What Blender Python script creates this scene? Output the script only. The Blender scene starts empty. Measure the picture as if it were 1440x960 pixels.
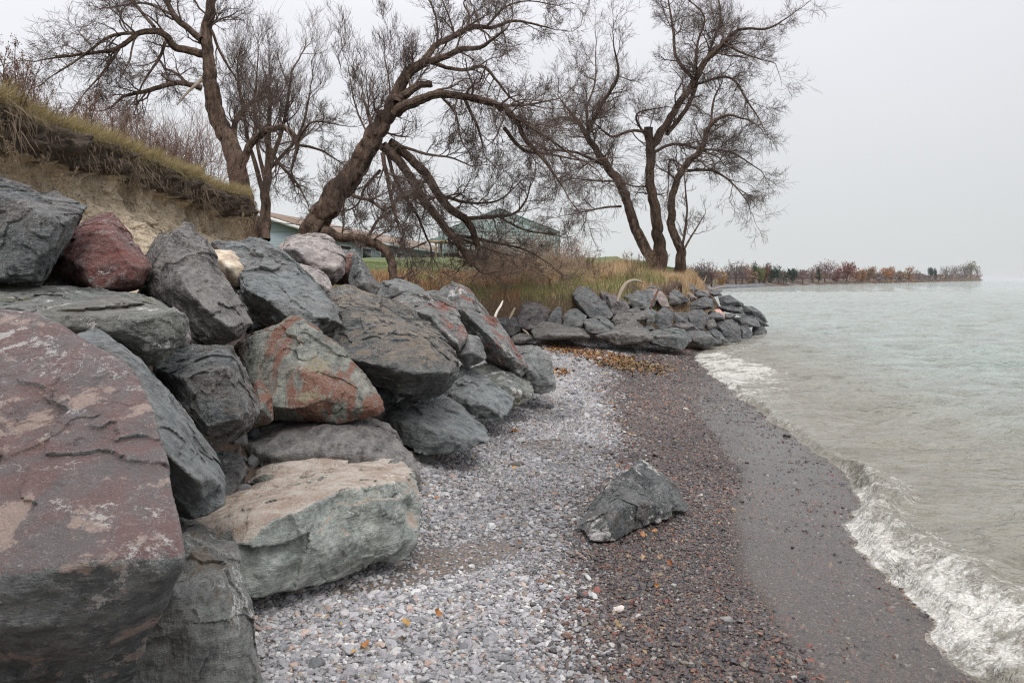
import bpy, bmesh, math, random
import numpy as np
from mathutils import Vector, Matrix

# ------------------------------------------------------------------ camera
sc = bpy.context.scene
C = sc.collection
F, PITCH, CAMZ = 1150.0, math.atan(87 / 1150.0), 1.75
cam_d = bpy.data.cameras.new('camera'); cam = bpy.data.objects.new('camera', cam_d); C.objects.link(cam)
cam.location = (0, 0, CAMZ); cam.rotation_euler = (math.pi / 2 - PITCH, 0, 0)
cam_d.sensor_width = 36; cam_d.lens = 36 * F / 1440; cam_d.clip_start = 0.05; cam_d.clip_end = 30000
sc.camera = cam
sc.view_settings.view_transform = 'Standard'; sc.view_settings.look = 'None'
sc.view_settings.exposure = 0.22; sc.view_settings.gamma = 1.0; sc.view_settings.use_curve_mapping = False
sc.render.engine = 'CYCLES'
sc.cycles.max_bounces = 6; sc.cycles.diffuse_bounces = 3; sc.cycles.glossy_bounces = 2
sc.cycles.transparent_max_bounces = 8; sc.cycles.transmission_bounces = 3; sc.cycles.volume_bounces = 0
sc.cycles.use_denoising = True; sc.cycles.denoiser = 'OPENIMAGEDENOISE'; sc.cycles.denoising_input_passes = 'RGB_ALBEDO_NORMAL'; sc.cycles.denoising_prefilter = 'NONE'; sc.cycles.filter_width = 1.15; sc.cycles.use_adaptive_sampling = False; sc.cycles.sample_clamp_indirect = 4
sc.cycles.caustics_reflective = False; sc.cycles.caustics_refractive = False

# ------------------------------------------------------------------ overcast sky
SUN_EL, SUN_AZ = math.radians(55), math.radians(165)
w = bpy.data.worlds.new('World'); sc.world = w; w.use_nodes = True
nt = w.node_tree; nt.nodes.clear()
def N(nt, t, **k):
    n = nt.nodes.new(t)
    for a, v in k.items(): setattr(n, a, v)
    return n
out = N(nt, 'ShaderNodeOutputWorld'); bgs = N(nt, 'ShaderNodeBackground'); bgc = N(nt, 'ShaderNodeBackground')
sky = N(nt, 'ShaderNodeTexSky', sky_type='NISHITA', sun_disc=False, sun_elevation=SUN_EL, sun_rotation=SUN_AZ)
nt.links.new(sky.outputs[0], bgs.inputs[0]); bgs.inputs[1].default_value = 0.05
tc = N(nt, 'ShaderNodeTexCoord'); sep = N(nt, 'ShaderNodeSeparateXYZ'); nt.links.new(tc.outputs['Generated'], sep.inputs[0])
cr = N(nt, 'ShaderNodeValToRGB'); nt.links.new(sep.outputs[2], cr.inputs[0])
e = cr.color_ramp.elements
e[0].position = 0.0; e[0].color = (0.625, 0.645, 0.64, 1)
e[1].position = 1.0; e[1].color = (2.0, 2.0, 2.07, 1)
x = cr.color_ramp.elements.new(0.06); x.color = (0.65, 0.668, 0.676, 1)
x = cr.color_ramp.elements.new(0.30); x.color = (0.785, 0.785, 0.83, 1)
cn = N(nt, 'ShaderNodeTexNoise'); cn.inputs['Scale'].default_value = 1.6; cn.inputs['Detail'].default_value = 3
nt.links.new(tc.outputs['Generated'], cn.inputs['Vector'])
mr = N(nt, 'ShaderNodeMapRange'); mr.inputs[1].default_value = .3; mr.inputs[2].default_value = .7; mr.inputs[3].default_value = .96; mr.inputs[4].default_value = 1.04
nt.links.new(cn.outputs[0], mr.inputs[0])
# brighter cloud to the left, duller to the right
mx = N(nt, 'ShaderNodeMapRange'); mx.inputs[1].default_value = -.6; mx.inputs[2].default_value = .6; mx.inputs[3].default_value = 1.07; mx.inputs[4].default_value = .95
nt.links.new(sep.outputs[0], mx.inputs[0])
mm = N(nt, 'ShaderNodeMath', operation='MULTIPLY'); nt.links.new(mr.outputs[0], mm.inputs[0]); nt.links.new(mx.outputs[0], mm.inputs[1])
vm = N(nt, 'ShaderNodeVectorMath', operation='SCALE'); nt.links.new(cr.outputs[0], vm.inputs[0]); nt.links.new(mm.outputs[0], vm.inputs['Scale'])
nt.links.new(vm.outputs[0], bgc.inputs[0]); bgc.inputs[1].default_value = 1.0
mix = N(nt, 'ShaderNodeMixShader'); mix.inputs[0].default_value = 0.94
nt.links.new(bgs.outputs[0], mix.inputs[1]); nt.links.new(bgc.outputs[0], mix.inputs[2]); nt.links.new(mix.outputs[0], out.inputs[0])
sd = bpy.data.lights.new('sun', 'SUN'); sd.energy = 1.4; sd.angle = math.radians(25); sd.color = (1, .97, .93)
so = bpy.data.objects.new('sun', sd); C.objects.link(so)
sdir = Vector((math.sin(SUN_AZ) * math.cos(SUN_EL), math.cos(SUN_AZ) * math.cos(SUN_EL), math.sin(SUN_EL)))
so.rotation_euler = (-sdir).to_track_quat('-Z', 'Y').to_euler()

# ------------------------------------------------------------------ helpers
rng = np.random.default_rng(7); random.seed(7)
def W(u, v, Y):
    a = (u - 720) / F; b = (480 - v) / F
    cp, sp = math.cos(PITCH), math.sin(PITCH)
    t = Y / (cp + b * sp)
    return np.array((a * t, Y, CAMZ + (b * cp - sp) * t))
def tag(o, label=None, cat=None, group=None, kind=None):
    if label: o['label'] = label
    if cat: o['category'] = cat
    if group: o['group'] = group
    if kind: o['kind'] = kind
    return o
def link(name, me, mat=None, parent=None, loc=None, smooth=True):
    o = bpy.data.objects.new(name, me); C.objects.link(o)
    if mat is not None: me.materials.append(mat)
    if loc is not None: o.location = loc
    if parent is not None: o.parent = parent
    if smooth: me.polygons.foreach_set('use_smooth', np.ones(len(me.polygons), bool))
    return o
def mesh(name, V, Fc):
    """V (n,3); Fc int array (m,k), or a list of such arrays"""
    V = np.asarray(V, np.float32)
    Fl = Fc if isinstance(Fc, list) else [Fc]
    Fl = [np.asarray(f, np.int32) for f in Fl if len(f)]
    me = bpy.data.meshes.new(name); me.vertices.add(len(V)); me.vertices.foreach_set('co', V.ravel())
    idx = np.concatenate([f.ravel() for f in Fl]); tot = np.concatenate([np.full(len(f), f.shape[1], np.int32) for f in Fl])
    st = np.concatenate(([0], np.cumsum(tot)[:-1])).astype(np.int32)
    me.loops.add(len(idx)); me.loops.foreach_set('vertex_index', idx)
    me.polygons.add(len(tot)); me.polygons.foreach_set('loop_start', st); me.polygons.foreach_set('loop_total', tot)
    me.update(calc_edges=True); return me
def attr(me, name, data, typ='FLOAT'):
    a = me.attributes.new(name, typ, 'POINT')
    data = np.asarray(data, np.float32)
    if typ == 'FLOAT': a.data.foreach_set('value', data)
    elif typ == 'FLOAT_COLOR': a.data.foreach_set('color', data.ravel())
    else: a.data.foreach_set('vector', data.ravel())
def empty(name, loc, rz=0):
    o = bpy.data.objects.new(name, None); C.objects.link(o); o.location = loc; o.rotation_euler = (0, 0, rz); o.empty_display_size = .1
    return o
# vectorised gradient noise
_r = np.random.default_rng(3); PERM = np.concatenate([_r.permutation(256)] * 3); GR = _r.normal(size=(256, 3)); GR /= np.linalg.norm(GR, axis=1)[:, None]
def pn(P, seed=0):
    P = np.asarray(P, float) + seed * 17.137
    i = np.floor(P).astype(int); f = P - i; u = f * f * f * (f * (f * 6 - 15) + 10); i &= 255
    r = 0
    for dx in (0, 1):
        hx = PERM[i[:, 0] + dx]; wx = u[:, 0] if dx else 1 - u[:, 0]
        for dy in (0, 1):
            hy = PERM[hx + i[:, 1] + dy]; wy = u[:, 1] if dy else 1 - u[:, 1]
            for dz in (0, 1):
                g = GR[PERM[hy + i[:, 2] + dz] & 255]; wz = u[:, 2] if dz else 1 - u[:, 2]
                r = r + wx * wy * wz * (g[:, 0] * (f[:, 0] - dx) + g[:, 1] * (f[:, 1] - dy) + g[:, 2] * (f[:, 2] - dz))
    return r * 1.6
def fbm(P, o=4, seed=0, gain=.5):
    P = np.asarray(P, float); r = 0; a = 1; s = 1
    for k in range(o): r = r + a * pn(P * s, seed + k * 3); a *= gain; s *= 2.03
    return r
def sstep(x): x = np.clip(x, 0, 1); return x * x * (3 - 2 * x)
def P2(x, y, z=0): return np.stack([x, y, np.zeros_like(x) + z], -1)
# shader helpers
def newmat(name):
    m = bpy.data.materials.new(name); m.use_nodes = True; nt = m.node_tree; nt.nodes.clear()
    o = nt.nodes.new('ShaderNodeOutputMaterial'); b = nt.nodes.new('ShaderNodeBsdfPrincipled'); nt.links.new(b.outputs[0], o.inputs[0])
    return m, nt, b, o
class SH:
    def __init__(s, nt): s.nt = nt
    def val(s, sock, v):
        if hasattr(v, 'links') or isinstance(v, bpy.types.NodeSocket): s.nt.links.new(v, sock)
        elif isinstance(v, (tuple, list)): sock.default_value = tuple(v) + ((1,) if len(v) == 3 and len(sock.default_value) == 4 else ())
        else: sock.default_value = v
    def noise(s, vec, scale, detail=4, rough=.55, dist=0):
        n = N(s.nt, 'ShaderNodeTexNoise'); s.val(n.inputs['Vector'], vec); n.inputs['Scale'].default_value = scale
        n.inputs['Detail'].default_value = detail; n.inputs['Roughness'].default_value = rough; n.inputs['Distortion'].default_value = dist
        return n.outputs[0]
    def vor(s, vec, scale, feature='F1', out=0, rnd=1):
        n = N(s.nt, 'ShaderNodeTexVoronoi', feature=feature); s.val(n.inputs['Vector'], vec); n.inputs['Scale'].default_value = scale; n.inputs['Randomness'].default_value = rnd
        return n.outputs[out]
    def map(s, vec, sc=(1, 1, 1), rot=(0, 0, 0), loc=(0, 0, 0)):
        n = N(s.nt, 'ShaderNodeMapping'); s.val(n.inputs[0], vec); n.inputs['Scale'].default_value = sc; n.inputs['Rotation'].default_value = rot; n.inputs['Location'].default_value = loc
        return n.outputs[0]
    def rng(s, v, a, b, c=0, d=1, smooth=True):
        n = N(s.nt, 'ShaderNodeMapRange', interpolation_type='SMOOTHSTEP' if smooth else 'LINEAR'); s.val(n.inputs[0], v)
        for i, k in enumerate((a, b, c, d)): s.val(n.inputs[i + 1], k)
        return n.outputs[0]
    def mix(s, f, a, b, blend='MIX'):
        n = N(s.nt, 'ShaderNodeMix', data_type='RGBA', blend_type=blend); s.val(n.inputs[0], f); s.val(n.inputs[6], a); s.val(n.inputs[7], b)
        return n.outputs[2]
    def math(s, op, a, b=0.0, c=0.0):
        n = N(s.nt, 'ShaderNodeMath', operation=op); s.val(n.inputs[0], a); s.val(n.inputs[1], b); s.val(n.inputs[2], c); return n.outputs[0]
    def bump(s, h, strength=.5, dist=.02, normal=None):
        n = N(s.nt, 'ShaderNodeBump'); n.inputs['Strength'].default_value = strength; n.inputs['Distance'].default_value = dist; s.val(n.inputs['Height'], h)
        if normal is not None: s.val(n.inputs['Normal'], normal)
        return n.outputs[0]
    def attr(s, name, out=2, typ='GEOMETRY'):
        n = N(s.nt, 'ShaderNodeAttribute', attribute_name=name, attribute_type=typ); return n.outputs[out]
    def obj(s): return N(s.nt, 'ShaderNodeTexCoord').outputs['Object']
    def ramp(s, f, stops):
        n = N(s.nt, 'ShaderNodeValToRGB'); s.val(n.inputs[0], f); el = n.color_ramp.elements
        while len(el) < len(stops): el.new(.5)
        for e_, (p, c) in zip(el, stops): e_.position = p; e_.color = tuple(c) + (1,)
        return n.outputs[0]

# tubes: polylines grouped by (points, sides) and swept all at once
class Tubes:
    def __init__(s): s.g = {}
    def add(s, pts, rad, sides=4):
        s.g.setdefault((len(pts), sides), []).append((np.asarray(pts, float), np.asarray(rad, float)))
    def build(s, rough=0.0, seed=0):
        VV = []; FF = []; off = 0
        for (n, k), L in s.g.items():
            Pt = np.stack([a for a, _ in L]); R = np.stack([b for _, b in L]); M = len(L)
            T = np.gradient(Pt, axis=1); T /= np.linalg.norm(T, axis=2)[..., None] + 1e-9
            mT = np.abs(T).mean(1); ref = np.eye(3)[mT.argmin(1)][:, None, :]; ref = np.broadcast_to(ref, T.shape)
            A = np.cross(T, ref); A /= np.linalg.norm(A, axis=2)[..., None] + 1e-9; B = np.cross(T, A)
            th = np.arange(k) * 2 * math.pi / k
            Vx = Pt[:, :, None] + R[:, :, None, None] * (np.cos(th)[None, None, :, None] * A[:, :, None] + np.sin(th)[None, None, :, None] * B[:, :, None])
            if rough:
                arc = np.cumsum(np.linalg.norm(np.diff(Pt, axis=1, prepend=Pt[:, :1]), axis=2), axis=1)
                q = np.stack([np.broadcast_to(np.cos(th)[None, None] * 2.6, Vx.shape[:3]), np.broadcast_to(np.sin(th)[None, None] * 2.6, Vx.shape[:3]), np.broadcast_to(arc[:, :, None] * .55, Vx.shape[:3])], -1).reshape(-1, 3)
                f1 = (fbm(q, 3, seed) * rough * 1.1 + (np.abs(pn(q * np.array([3., 3, 1.2]), seed + 9)) - .25) * rough * .9).reshape(Vx.shape[:3])
                Vx = Vx + (Vx - Pt[:, :, None]) * f1[..., None]
            VV.append(Vx.reshape(-1, 3))
            base = off + np.arange(M)[:, None, None] * n * k + np.arange(n - 1)[None, :, None] * k
            j = np.arange(k)[None, None, :]; jn = (j + 1) % k
            FF.append(np.stack([base + j, base + jn, base + k + jn, base + k + j], -1).reshape(-1, 4))
            cap = off + np.arange(M)[:, None] * n * k + (n - 1) * k + np.arange(k)[None]
            if k == 4: FF.append(cap)
            off += M * n * k
        if not VV: return None
        return np.concatenate(VV), np.concatenate(FF)
def resample(pts, n):
    pts = np.asarray(pts, float); t = np.concatenate(([0], np.cumsum(np.linalg.norm(np.diff(pts[:, :3], axis=0), axis=1)))); t /= t[-1]
    q = np.linspace(0, 1, n)
    # catmull-rom on the uneven knots via cubic hermite
    m = np.gradient(pts, t, axis=0, edge_order=1); i = np.clip(np.searchsorted(t, q) - 1, 0, len(t) - 2); h = (t[i + 1] - t[i])[:, None]; s = ((q - t[i]) / (t[i + 1] - t[i]))[:, None]
    return (2 * s**3 - 3 * s**2 + 1) * pts[i] + (s**3 - 2 * s**2 + s) * h * m[i] + (-2 * s**3 + 3 * s**2) * pts[i + 1] + (s**3 - s**2) * h * m[i + 1]

# ------------------------------------------------------------------ the lie of the land
XS = np.array([(-400, -40), (-60, -3), (-10, .9), (0, 1.45), (3.2, 1.95), (4.6, 2.12), (5.5, 2.38), (7.3, 2.98), (9.3, 3.15), (11.7, 3.3), (14, 3.6), (17, 3.85), (19, 4.15), (20.5, 5.0), (22, 6.2), (24, 7.3), (26, 7.8), (30, 7.6),
               (40, 8), (60, 13), (100, 25), (155, 39), (192, 58), (287, 115), (530, 267), (1118, 641), (1135, 640), (1200, 560), (1500, 300), (3000, -1500), (12000, -9000)], float)
TOE = np.array([(-400, -43), (-60, -6), (0, -.7), (2.7, -.8), (3.4, -1.15), (4.3, -.6), (6.4, -.3), (8, -.1), (10, .35), (12, .1), (15, -.6), (18.6, -1.0), (19.4, 1.0), (19.8, 3.2), (22, 5.7), (24, 6.9), (26, 7.4), (30, 7.2), (40, 7.2), (60, 11), (100, 22),
                (155, 37), (192, 56), (287, 112), (530, 262), (1118, 632), (1135, 630), (1200, 550), (1500, 290), (3000, -1510), (12000, -9010)], float)
HH = np.array([(-400, 1.7), (0, 1.7), (8, 1.5), (11, 1.2), (17, 1.1), (19, 1.1), (20.3, 1.45), (22, 1.7), (24, 1.85), (28, 2.15), (40, 2.8), (90, 3.8), (130, 2.4), (200, 2.2), (300, 2.4), (530, 3), (1118, 4.6), (1500, 5), (12000, 6)], float)
HW = np.array([(-400, 3), (0, 3), (8, 3), (11, 4), (18, 4), (19, 3), (20, 1.8), (30, 1.8), (60, 3), (100, 4), (300, 8), (1200, 18), (12000, 30)], float)
def xs(y): return np.interp(y, XS[:, 0], XS[:, 1])
def gz(x, y, fine=True):
    x = np.asarray(x, float); y = np.asarray(y, float); x, y = np.broadcast_arrays(x, y); sh = x.shape; x = x.ravel(); y = y.ravel()
    d = xs(y) - x
    zb = np.where(d > 0, .46 * (1 - np.exp(-np.maximum(d, 0) * .2)), np.maximum(.13 * d, -4))
    s = sstep((np.interp(y, TOE[:, 0], TOE[:, 1]) - x) / np.interp(y, HW[:, 0], HW[:, 1]))
    z = zb * (1 - s) + np.interp(y, HH[:, 0], HH[:, 1]) * s
    if fine:
        k = np.clip((d - .8) / 2, 0, 1)
        z = z + k * (.022 * fbm(P2(x * .9, y * .9), 3, 5) + .012 * pn(P2(x * 3.1, y * 3.1), 8)) + np.where(y > 19, s, 0) * .08 * fbm(P2(x * .5, y * .5), 3, 11)
    return z.reshape(sh)
def gz1(x, y): return float(gz(np.array([x]), np.array([y]))[0])
def G(u, v):
    lo, hi = .5, 400.
    for _ in range(50):
        m = .5 * (lo + hi); p = W(u, v, m)
        if p[2] > gz1(p[0], p[1]): lo = m
        else: hi = m
    return W(u, v, lo)

def sandy(x, y):
    p = fbm(P2(x * 1.6 + 2, y * 1.3), 3, 63); q = 0
    for cx, cy, a, sx_, sy_ in ((-.27, 4.55, .75, .62, .20), (-.75, 4.0, .6, .45, .16), (.35, 7.6, .3, .5, .35)):
        u = (x - cx) * math.cos(a) + (y - cy) * math.sin(a); v = -(x - cx) * math.sin(a) + (y - cy) * math.cos(a); q = np.maximum(q, np.exp(-(u / sx_)**2 - (v / sy_)**2))
    return sstep((q + .45 * p - .42) / .35)
def axis(pts):
    out = [pts[0][0]]
    for (a, _), (b, s) in zip(pts[:-1], pts[1:]):
        n = max(1, int(round((b - a) / s))); out += list(np.linspace(a, b, n + 1)[1:])
    return np.array(out)
def gridfaces(ny, nx):
    i = (np.arange(ny - 1)[:, None] * nx + np.arange(nx - 1)[None]).ravel()
    return np.stack([i, i + 1, i + nx + 1, i + nx], -1)
gx = axis([(-9000, 0), (-1500, 1500), (-300, 150), (-60, 20), (-15, 2), (-7, .5), (-3, .12), (5, .045), (9, .12), (20, .6), (60, 3), (300, 12), (800, 12), (2000, 200), (9000, 1500)])
gy = axis([(-400, 0), (-40, 40), (-5, 3), (2, .25), (12, .045), (24, .09), (32, .25), (60, 1), (120, 4), (300, 10), (1300, 12), (3000, 200), (12000, 1500)])
X, Y = np.meshgrid(gx, gy); Z = gz(X, Y)
gme = mesh('ground', np.stack([X, Y, Z], -1).reshape(-1, 3), gridfaces(len(gy), len(gx)))
d = (xs(Y) - X)
dn = d + .16 * fbm(P2(X.ravel() * 1.6, Y.ravel() * 1.0), 3, 21).reshape(X.shape)
def wetness(x, y):
    d = xs(y) - x; wv = .28 * fbm(P2(x * 1.3, y * .7), 3, 21)
    wl = np.interp(y, [3, 6, 12, 17, 19], [1.75, 2.05, 2.1, 1.7, 1.0])
    return 1 - sstep((d + wv - wl + .45) / .75)
def filmness(x, y):
    d = xs(y) - x; fw = np.interp(y, [3, 4, 6, 9, 13, 19], [.66, .75, .98, .95, .8, .3])
    return 1 - sstep((d + .10 * fbm(P2(x * 1.7, y * 1.0), 3, 33) - fw + .2) / .34)
attr(gme, 'wet', wetness(X.ravel(), Y.ravel())); attr(gme, 'film', filmness(X.ravel(), Y.ravel()))
toe = np.interp(Y, TOE[:, 0], TOE[:, 1]); toe = toe + np.where((Y > 19.6) & (X > 2.5) & (Y < 32), 4, 0); inl = sstep((toe - X) / (.5 * np.interp(Y, HW[:, 0], HW[:, 1])))
attr(gme, 'inland', inl.ravel()); attr(gme, 'sandy', sandy(X.ravel(), Y.ravel()))
attr(gme, 'lawn', (sstep((Y - 25) / 3) * inl * sstep((200 - Y) / 50)).ravel())
m, nt, b, o = newmat('shingle_and_turf'); s = SH(nt)
P = s.obj(); wet = s.attr('wet'); film = s.attr('film'); lawn = s.attr('lawn'); inland = s.attr('inland')
vc = s.vor(s.map(P, (1, 1, .3)), 44, out=1); vd = s.vor(s.map(P, (1, 1, .3)), 44, out=0)
hs = N(nt, 'ShaderNodeSeparateColor'); nt.links.new(vc, hs.inputs[0])
dry = s.ramp(hs.outputs[0], [(0, (.10, .095, .10)), (.3, (.20, .185, .19)), (.6, (.29, .265, .27)), (.8, (.26, .19, .17)), (1, (.45, .42, .41))])
wetc = s.ramp(hs.outputs[0], [(0, (.03, .027, .027)), (.35, (.07, .052, .048)), (.6, (.11, .065, .052)), (.85, (.085, .075, .07)), (1, (.19, .15, .12))])
sand = s.mix(s.rng(s.noise(P, 1.1, 3), .52, .66), dry, (.24, .175, .125))
big = s.noise(P, 260, 2)
col = s.mix(s.rng(s.noise(P, .6, 3), .45, .7, 0, .5), dry, sand)
col = s.mix(s.attr('sandy'), col, s.mix(s.noise(P, 60, 4, .7), (.17, .125, .095), (.30, .235, .18))); col = s.mix(wet, col, wetc)
col = s.mix(s.rng(vd, .25, .6), col, s.mix(wet, (.10, .09, .085), (.03, .024, .022)))
col = s.mix(s.math('MULTIPLY', film, .55), col, (.12, .10, .09))
soil = s.mix(s.noise(P, 3, 5), (.07, .048, .032), (.18, .115, .07))
grass = s.mix(s.rng(s.noise(P, 5, 4), .35, .65), (.075, .115, .03), (.12, .12, .045))
turf = s.mix(s.rng(s.noise(P, .5, 3), .4, .6), (.10, .075, .04), grass)
col = s.mix(inland, col, soil); col = s.mix(s.rng(s.math('ADD', lawn, s.math('MULTIPLY', s.noise(P, 2, 3), .2)), .3, .8), col, grass)
nt.links.new(col, b.inputs['Base Color'])
rgh = s.mix(wet, (.9, .9, .9), (.42, .42, .42)); rgh = s.mix(film, rgh, (.22, .22, .22)); nt.links.new(s.math('ADD', rgh, 0.0), b.inputs['Roughness'])
hb = s.math('SUBTRACT', 1.0, s.rng(vd, 0, .7)); hgt = s.math('MULTIPLY', hb, s.math('SUBTRACT', 1.0, s.math('MULTIPLY', film, .6)))
nt.links.new(s.bump(s.math('ADD', hgt, s.math('MULTIPLY', s.noise(P, 12, 4), inland)), .7, .02), b.inputs['Normal'])
tag(link('ground', gme, m), kind='structure')

# ------------------------------------------------------------------ shingle: pebbles scattered as real stones
def pebble_field(name, pts, scale, rot, col, mat, shape='pebble', hidden=None):
    me = bpy.data.meshes.new(name); me.vertices.add(len(pts)); me.vertices.foreach_set('co', np.asarray(pts, np.float32).ravel())
    attr(me, 'sca', scale, 'FLOAT_VECTOR'); attr(me, 'rot', rot, 'FLOAT_VECTOR'); attr(me, 'tone', col, 'FLOAT_COLOR')
    o = bpy.data.objects.new(name, me); C.objects.link(o); me.materials.append(mat)
    g = bpy.data.node_groups.new(name + '_scatter', 'GeometryNodeTree')
    g.interface.new_socket('Geometry', in_out='INPUT', socket_type='NodeSocketGeometry'); g.interface.new_socket('Geometry', in_out='OUTPUT', socket_type='NodeSocketGeometry')
    gi = g.nodes.new('NodeGroupInput'); go = g.nodes.new('NodeGroupOutput'); L = g.links.new
    join = g.nodes.new('GeometryNodeJoinGeometry')
    for k in range(5):
        if shape == 'pebble':
            ico = g.nodes.new('GeometryNodeMeshIcoSphere'); ico.inputs['Radius'].default_value = .5; ico.inputs['Subdivisions'].default_value = 3
        else:
            ico = g.nodes.new('GeometryNodeMeshGrid')
            for i_, v_ in enumerate((1.0, .7, 5, 4)): ico.inputs[i_].default_value = v_
        sp = g.nodes.new('GeometryNodeSetPosition'); nz = g.nodes.new('ShaderNodeTexNoise'); nz.inputs['Scale'].default_value = 1.5 if shape == 'pebble' else 2.2; nz.inputs['Detail'].default_value = 1
        pos = g.nodes.new('GeometryNodeInputPosition'); ad = g.nodes.new('ShaderNodeVectorMath'); ad.operation = 'ADD'; ad.inputs[1].default_value = (k * 9.1, k * 3.7, k * 1.3)
        L(pos.outputs[0], ad.inputs[0]); L(ad.outputs[0], nz.inputs['Vector'])
        sb = g.nodes.new('ShaderNodeVectorMath'); sb.operation = 'SUBTRACT'; sb.inputs[1].default_value = (.5, .5, .5); L(nz.outputs['Color'], sb.inputs[0])
        scn = g.nodes.new('ShaderNodeVectorMath'); scn.operation = 'MULTIPLY'; scn.inputs[1].default_value = (.75, .75, .6) if shape == 'pebble' else (.5, .5, 1.3); L(sb.outputs[0], scn.inputs[0])
        L(ico.outputs[0], sp.inputs['Geometry']); L(scn.outputs[0], sp.inputs['Offset'])
        ss = g.nodes.new('GeometryNodeSetShadeSmooth'); L(sp.outputs[0], ss.inputs[0])
        sm = g.nodes.new('GeometryNodeSetMaterial'); sm.inputs['Material'].default_value = mat; L(ss.outputs[0], sm.inputs[0])
        gt = g.nodes.new('GeometryNodeGeometryToInstance'); L(sm.outputs[0], gt.inputs[0]); L(gt.outputs[0], join.inputs[0])
    iop = g.nodes.new('GeometryNodeInstanceOnPoints'); iop.inputs['Pick Instance'].default_value = True
    L(gi.outputs[0], iop.inputs['Points']); L(join.outputs[0], iop.inputs['Instance'])
    for nm, sk in (('rot', 'Rotation'), ('sca', 'Scale')):
        na = g.nodes.new('GeometryNodeInputNamedAttribute'); na.data_type = 'FLOAT_VECTOR'; na.inputs['Name'].default_value = nm; L(na.outputs['Attribute'], iop.inputs[sk])
    L(iop.outputs[0], go.inputs[0])
    md = o.modifiers.new('scatter', 'NODES'); md.node_group = g
    return o
def pmat(name, rough_wet=.3):
    m, nt, b, o = newmat(name); s = SH(nt); c = s.attr('tone', 0, 'INSTANCER'); al = s.attr('tone', 3, 'INSTANCER')
    nz = s.noise(s.obj(), 9, 3); v = s.mix(s.rng(nz, .3, .7), (.8, .8, .8), (1.2, 1.2, 1.2))
    nt.links.new(s.mix(1.0, c, v, 'MULTIPLY'), b.inputs['Base Color'])
    nt.links.new(s.rng(al, 0, 1, .85, rough_wet, False), b.inputs['Roughness']); nt.links.new(s.bump(s.noise(s.obj(), 6, 2), .3, .03), b.inputs['Normal'])
    return m
DRY = np.array([(.19, .18, .19), (.25, .235, .245), (.30, .275, .285), (.34, .32, .325), (.24, .225, .24), (.15, .145, .155), (.29, .21, .185), (.34, .25, .22), (.42, .40, .39), (.38, .36, .36), (.52, .50, .48), (.22, .205, .215), (.22, .18, .15), (.09, .09, .095)])
DP = np.array([.13, .17, .14, .08, .13, .08, .045, .03, .03, .05, .006, .09, .03, .03]); DP /= DP.sum()
WET = np.array([(.035, .03, .032), (.06, .048, .045), (.085, .062, .055), (.12, .06, .045), (.16, .085, .055), (.10, .085, .078), (.055, .05, .055), (.15, .125, .10), (.20, .18, .165), (.15, .045, .03), (.22, .15, .08), (.30, .28, .26)])
WP = np.array([.14, .17, .16, .10, .05, .10, .11, .05, .03, .025, .02, .012]); WP /= WP.sum()
def scatter(n, y0, y1, size, spread, seed):
    r = np.random.default_rng(seed)
    # even density per ground area
    y = r.uniform(y0, y1, n); half = 760 / F
    xl = np.maximum(np.interp(y, TOE[:, 0], TOE[:, 1]) - .5, -half * y - .3); xr = np.minimum(xs(y) + .35, half * y + .3)
    x = xl + (xr - xl) * r.random(n); keep = r.random(n) < (xr - xl) / 4.6; x, y = x[keep], y[keep]; n = len(x)
    sandm = np.maximum(.6 * sstep((fbm(P2(x * .55 + 3, y * .5), 3, 61) - .28) / .2), sandy(x, y) * 1.05) * (1 - wetness(x, y)); fl = filmness(x, y)
    x_, y_ = x, y
    pk = r.random(n) > .82 * sandm; pk &= r.random(n) > .25 * fl; x, y, fl = x[pk], y[pk], fl[pk]; n = len(x)
    wt = wetness(x, y); isw = r.random(n) < wt
    sz = size * np.exp(r.normal(0, spread, n)) * (1 - .22 * wt)
    cob = (r.random(n) < .02) & (wt < .6); sz[cob] *= 1.8
    sz *= 1 + .25 * pn(P2(x * 1.1, y * 1.1), 71)
    sca = np.stack([sz * r.uniform(.85, 1.5, n), sz * r.uniform(.7, 1.1, n), sz * r.uniform(.42, .75, n)], -1)
    z = gz(x, y) + sca[:, 2] * r.uniform(-.15, .42, n) - fl * sca[:, 2] * .12
    rot = np.stack([r.normal(0, .3, n), r.normal(0, .3, n), r.uniform(0, 6.28, n)], -1)
    col = np.where(isw[:, None], WET[r.choice(len(WET), n, p=WP)], DRY[r.choice(len(DRY), n, p=DP)]) * r.uniform(.8, 1.2, (n, 1))
    patch = np.clip(1 + .35 * fbm(P2(x * .8, y * .6), 3, 81), .7, 1.3)[:, None]; col = col * patch * np.where(isw[:, None], np.array([[.98, 1.0, .99]]), np.array([[1.0, 1.045, 1.02]]))
    col = np.concatenate([col, isw[:, None].astype(float)], 1)
    return np.stack([x, y, z], -1), sca, rot, col
pm = pmat('pebble_stone')
parts = [scatter(100000, 2.3, 5.2, .0156, .36, 1), scatter(125000, 5.2, 9.5, .0185, .33, 2), scatter(84000, 9.5, 15.5, .028, .3, 3), scatter(30000, 15.5, 20.5, .040, .3, 4)]
tag(pebble_field('pebbles', *[np.concatenate(q) for q in zip(*parts)], pm), 'rounded grey, pink and red-brown pebbles covering the whole beach', 'pebbles', kind='stuff')

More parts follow.
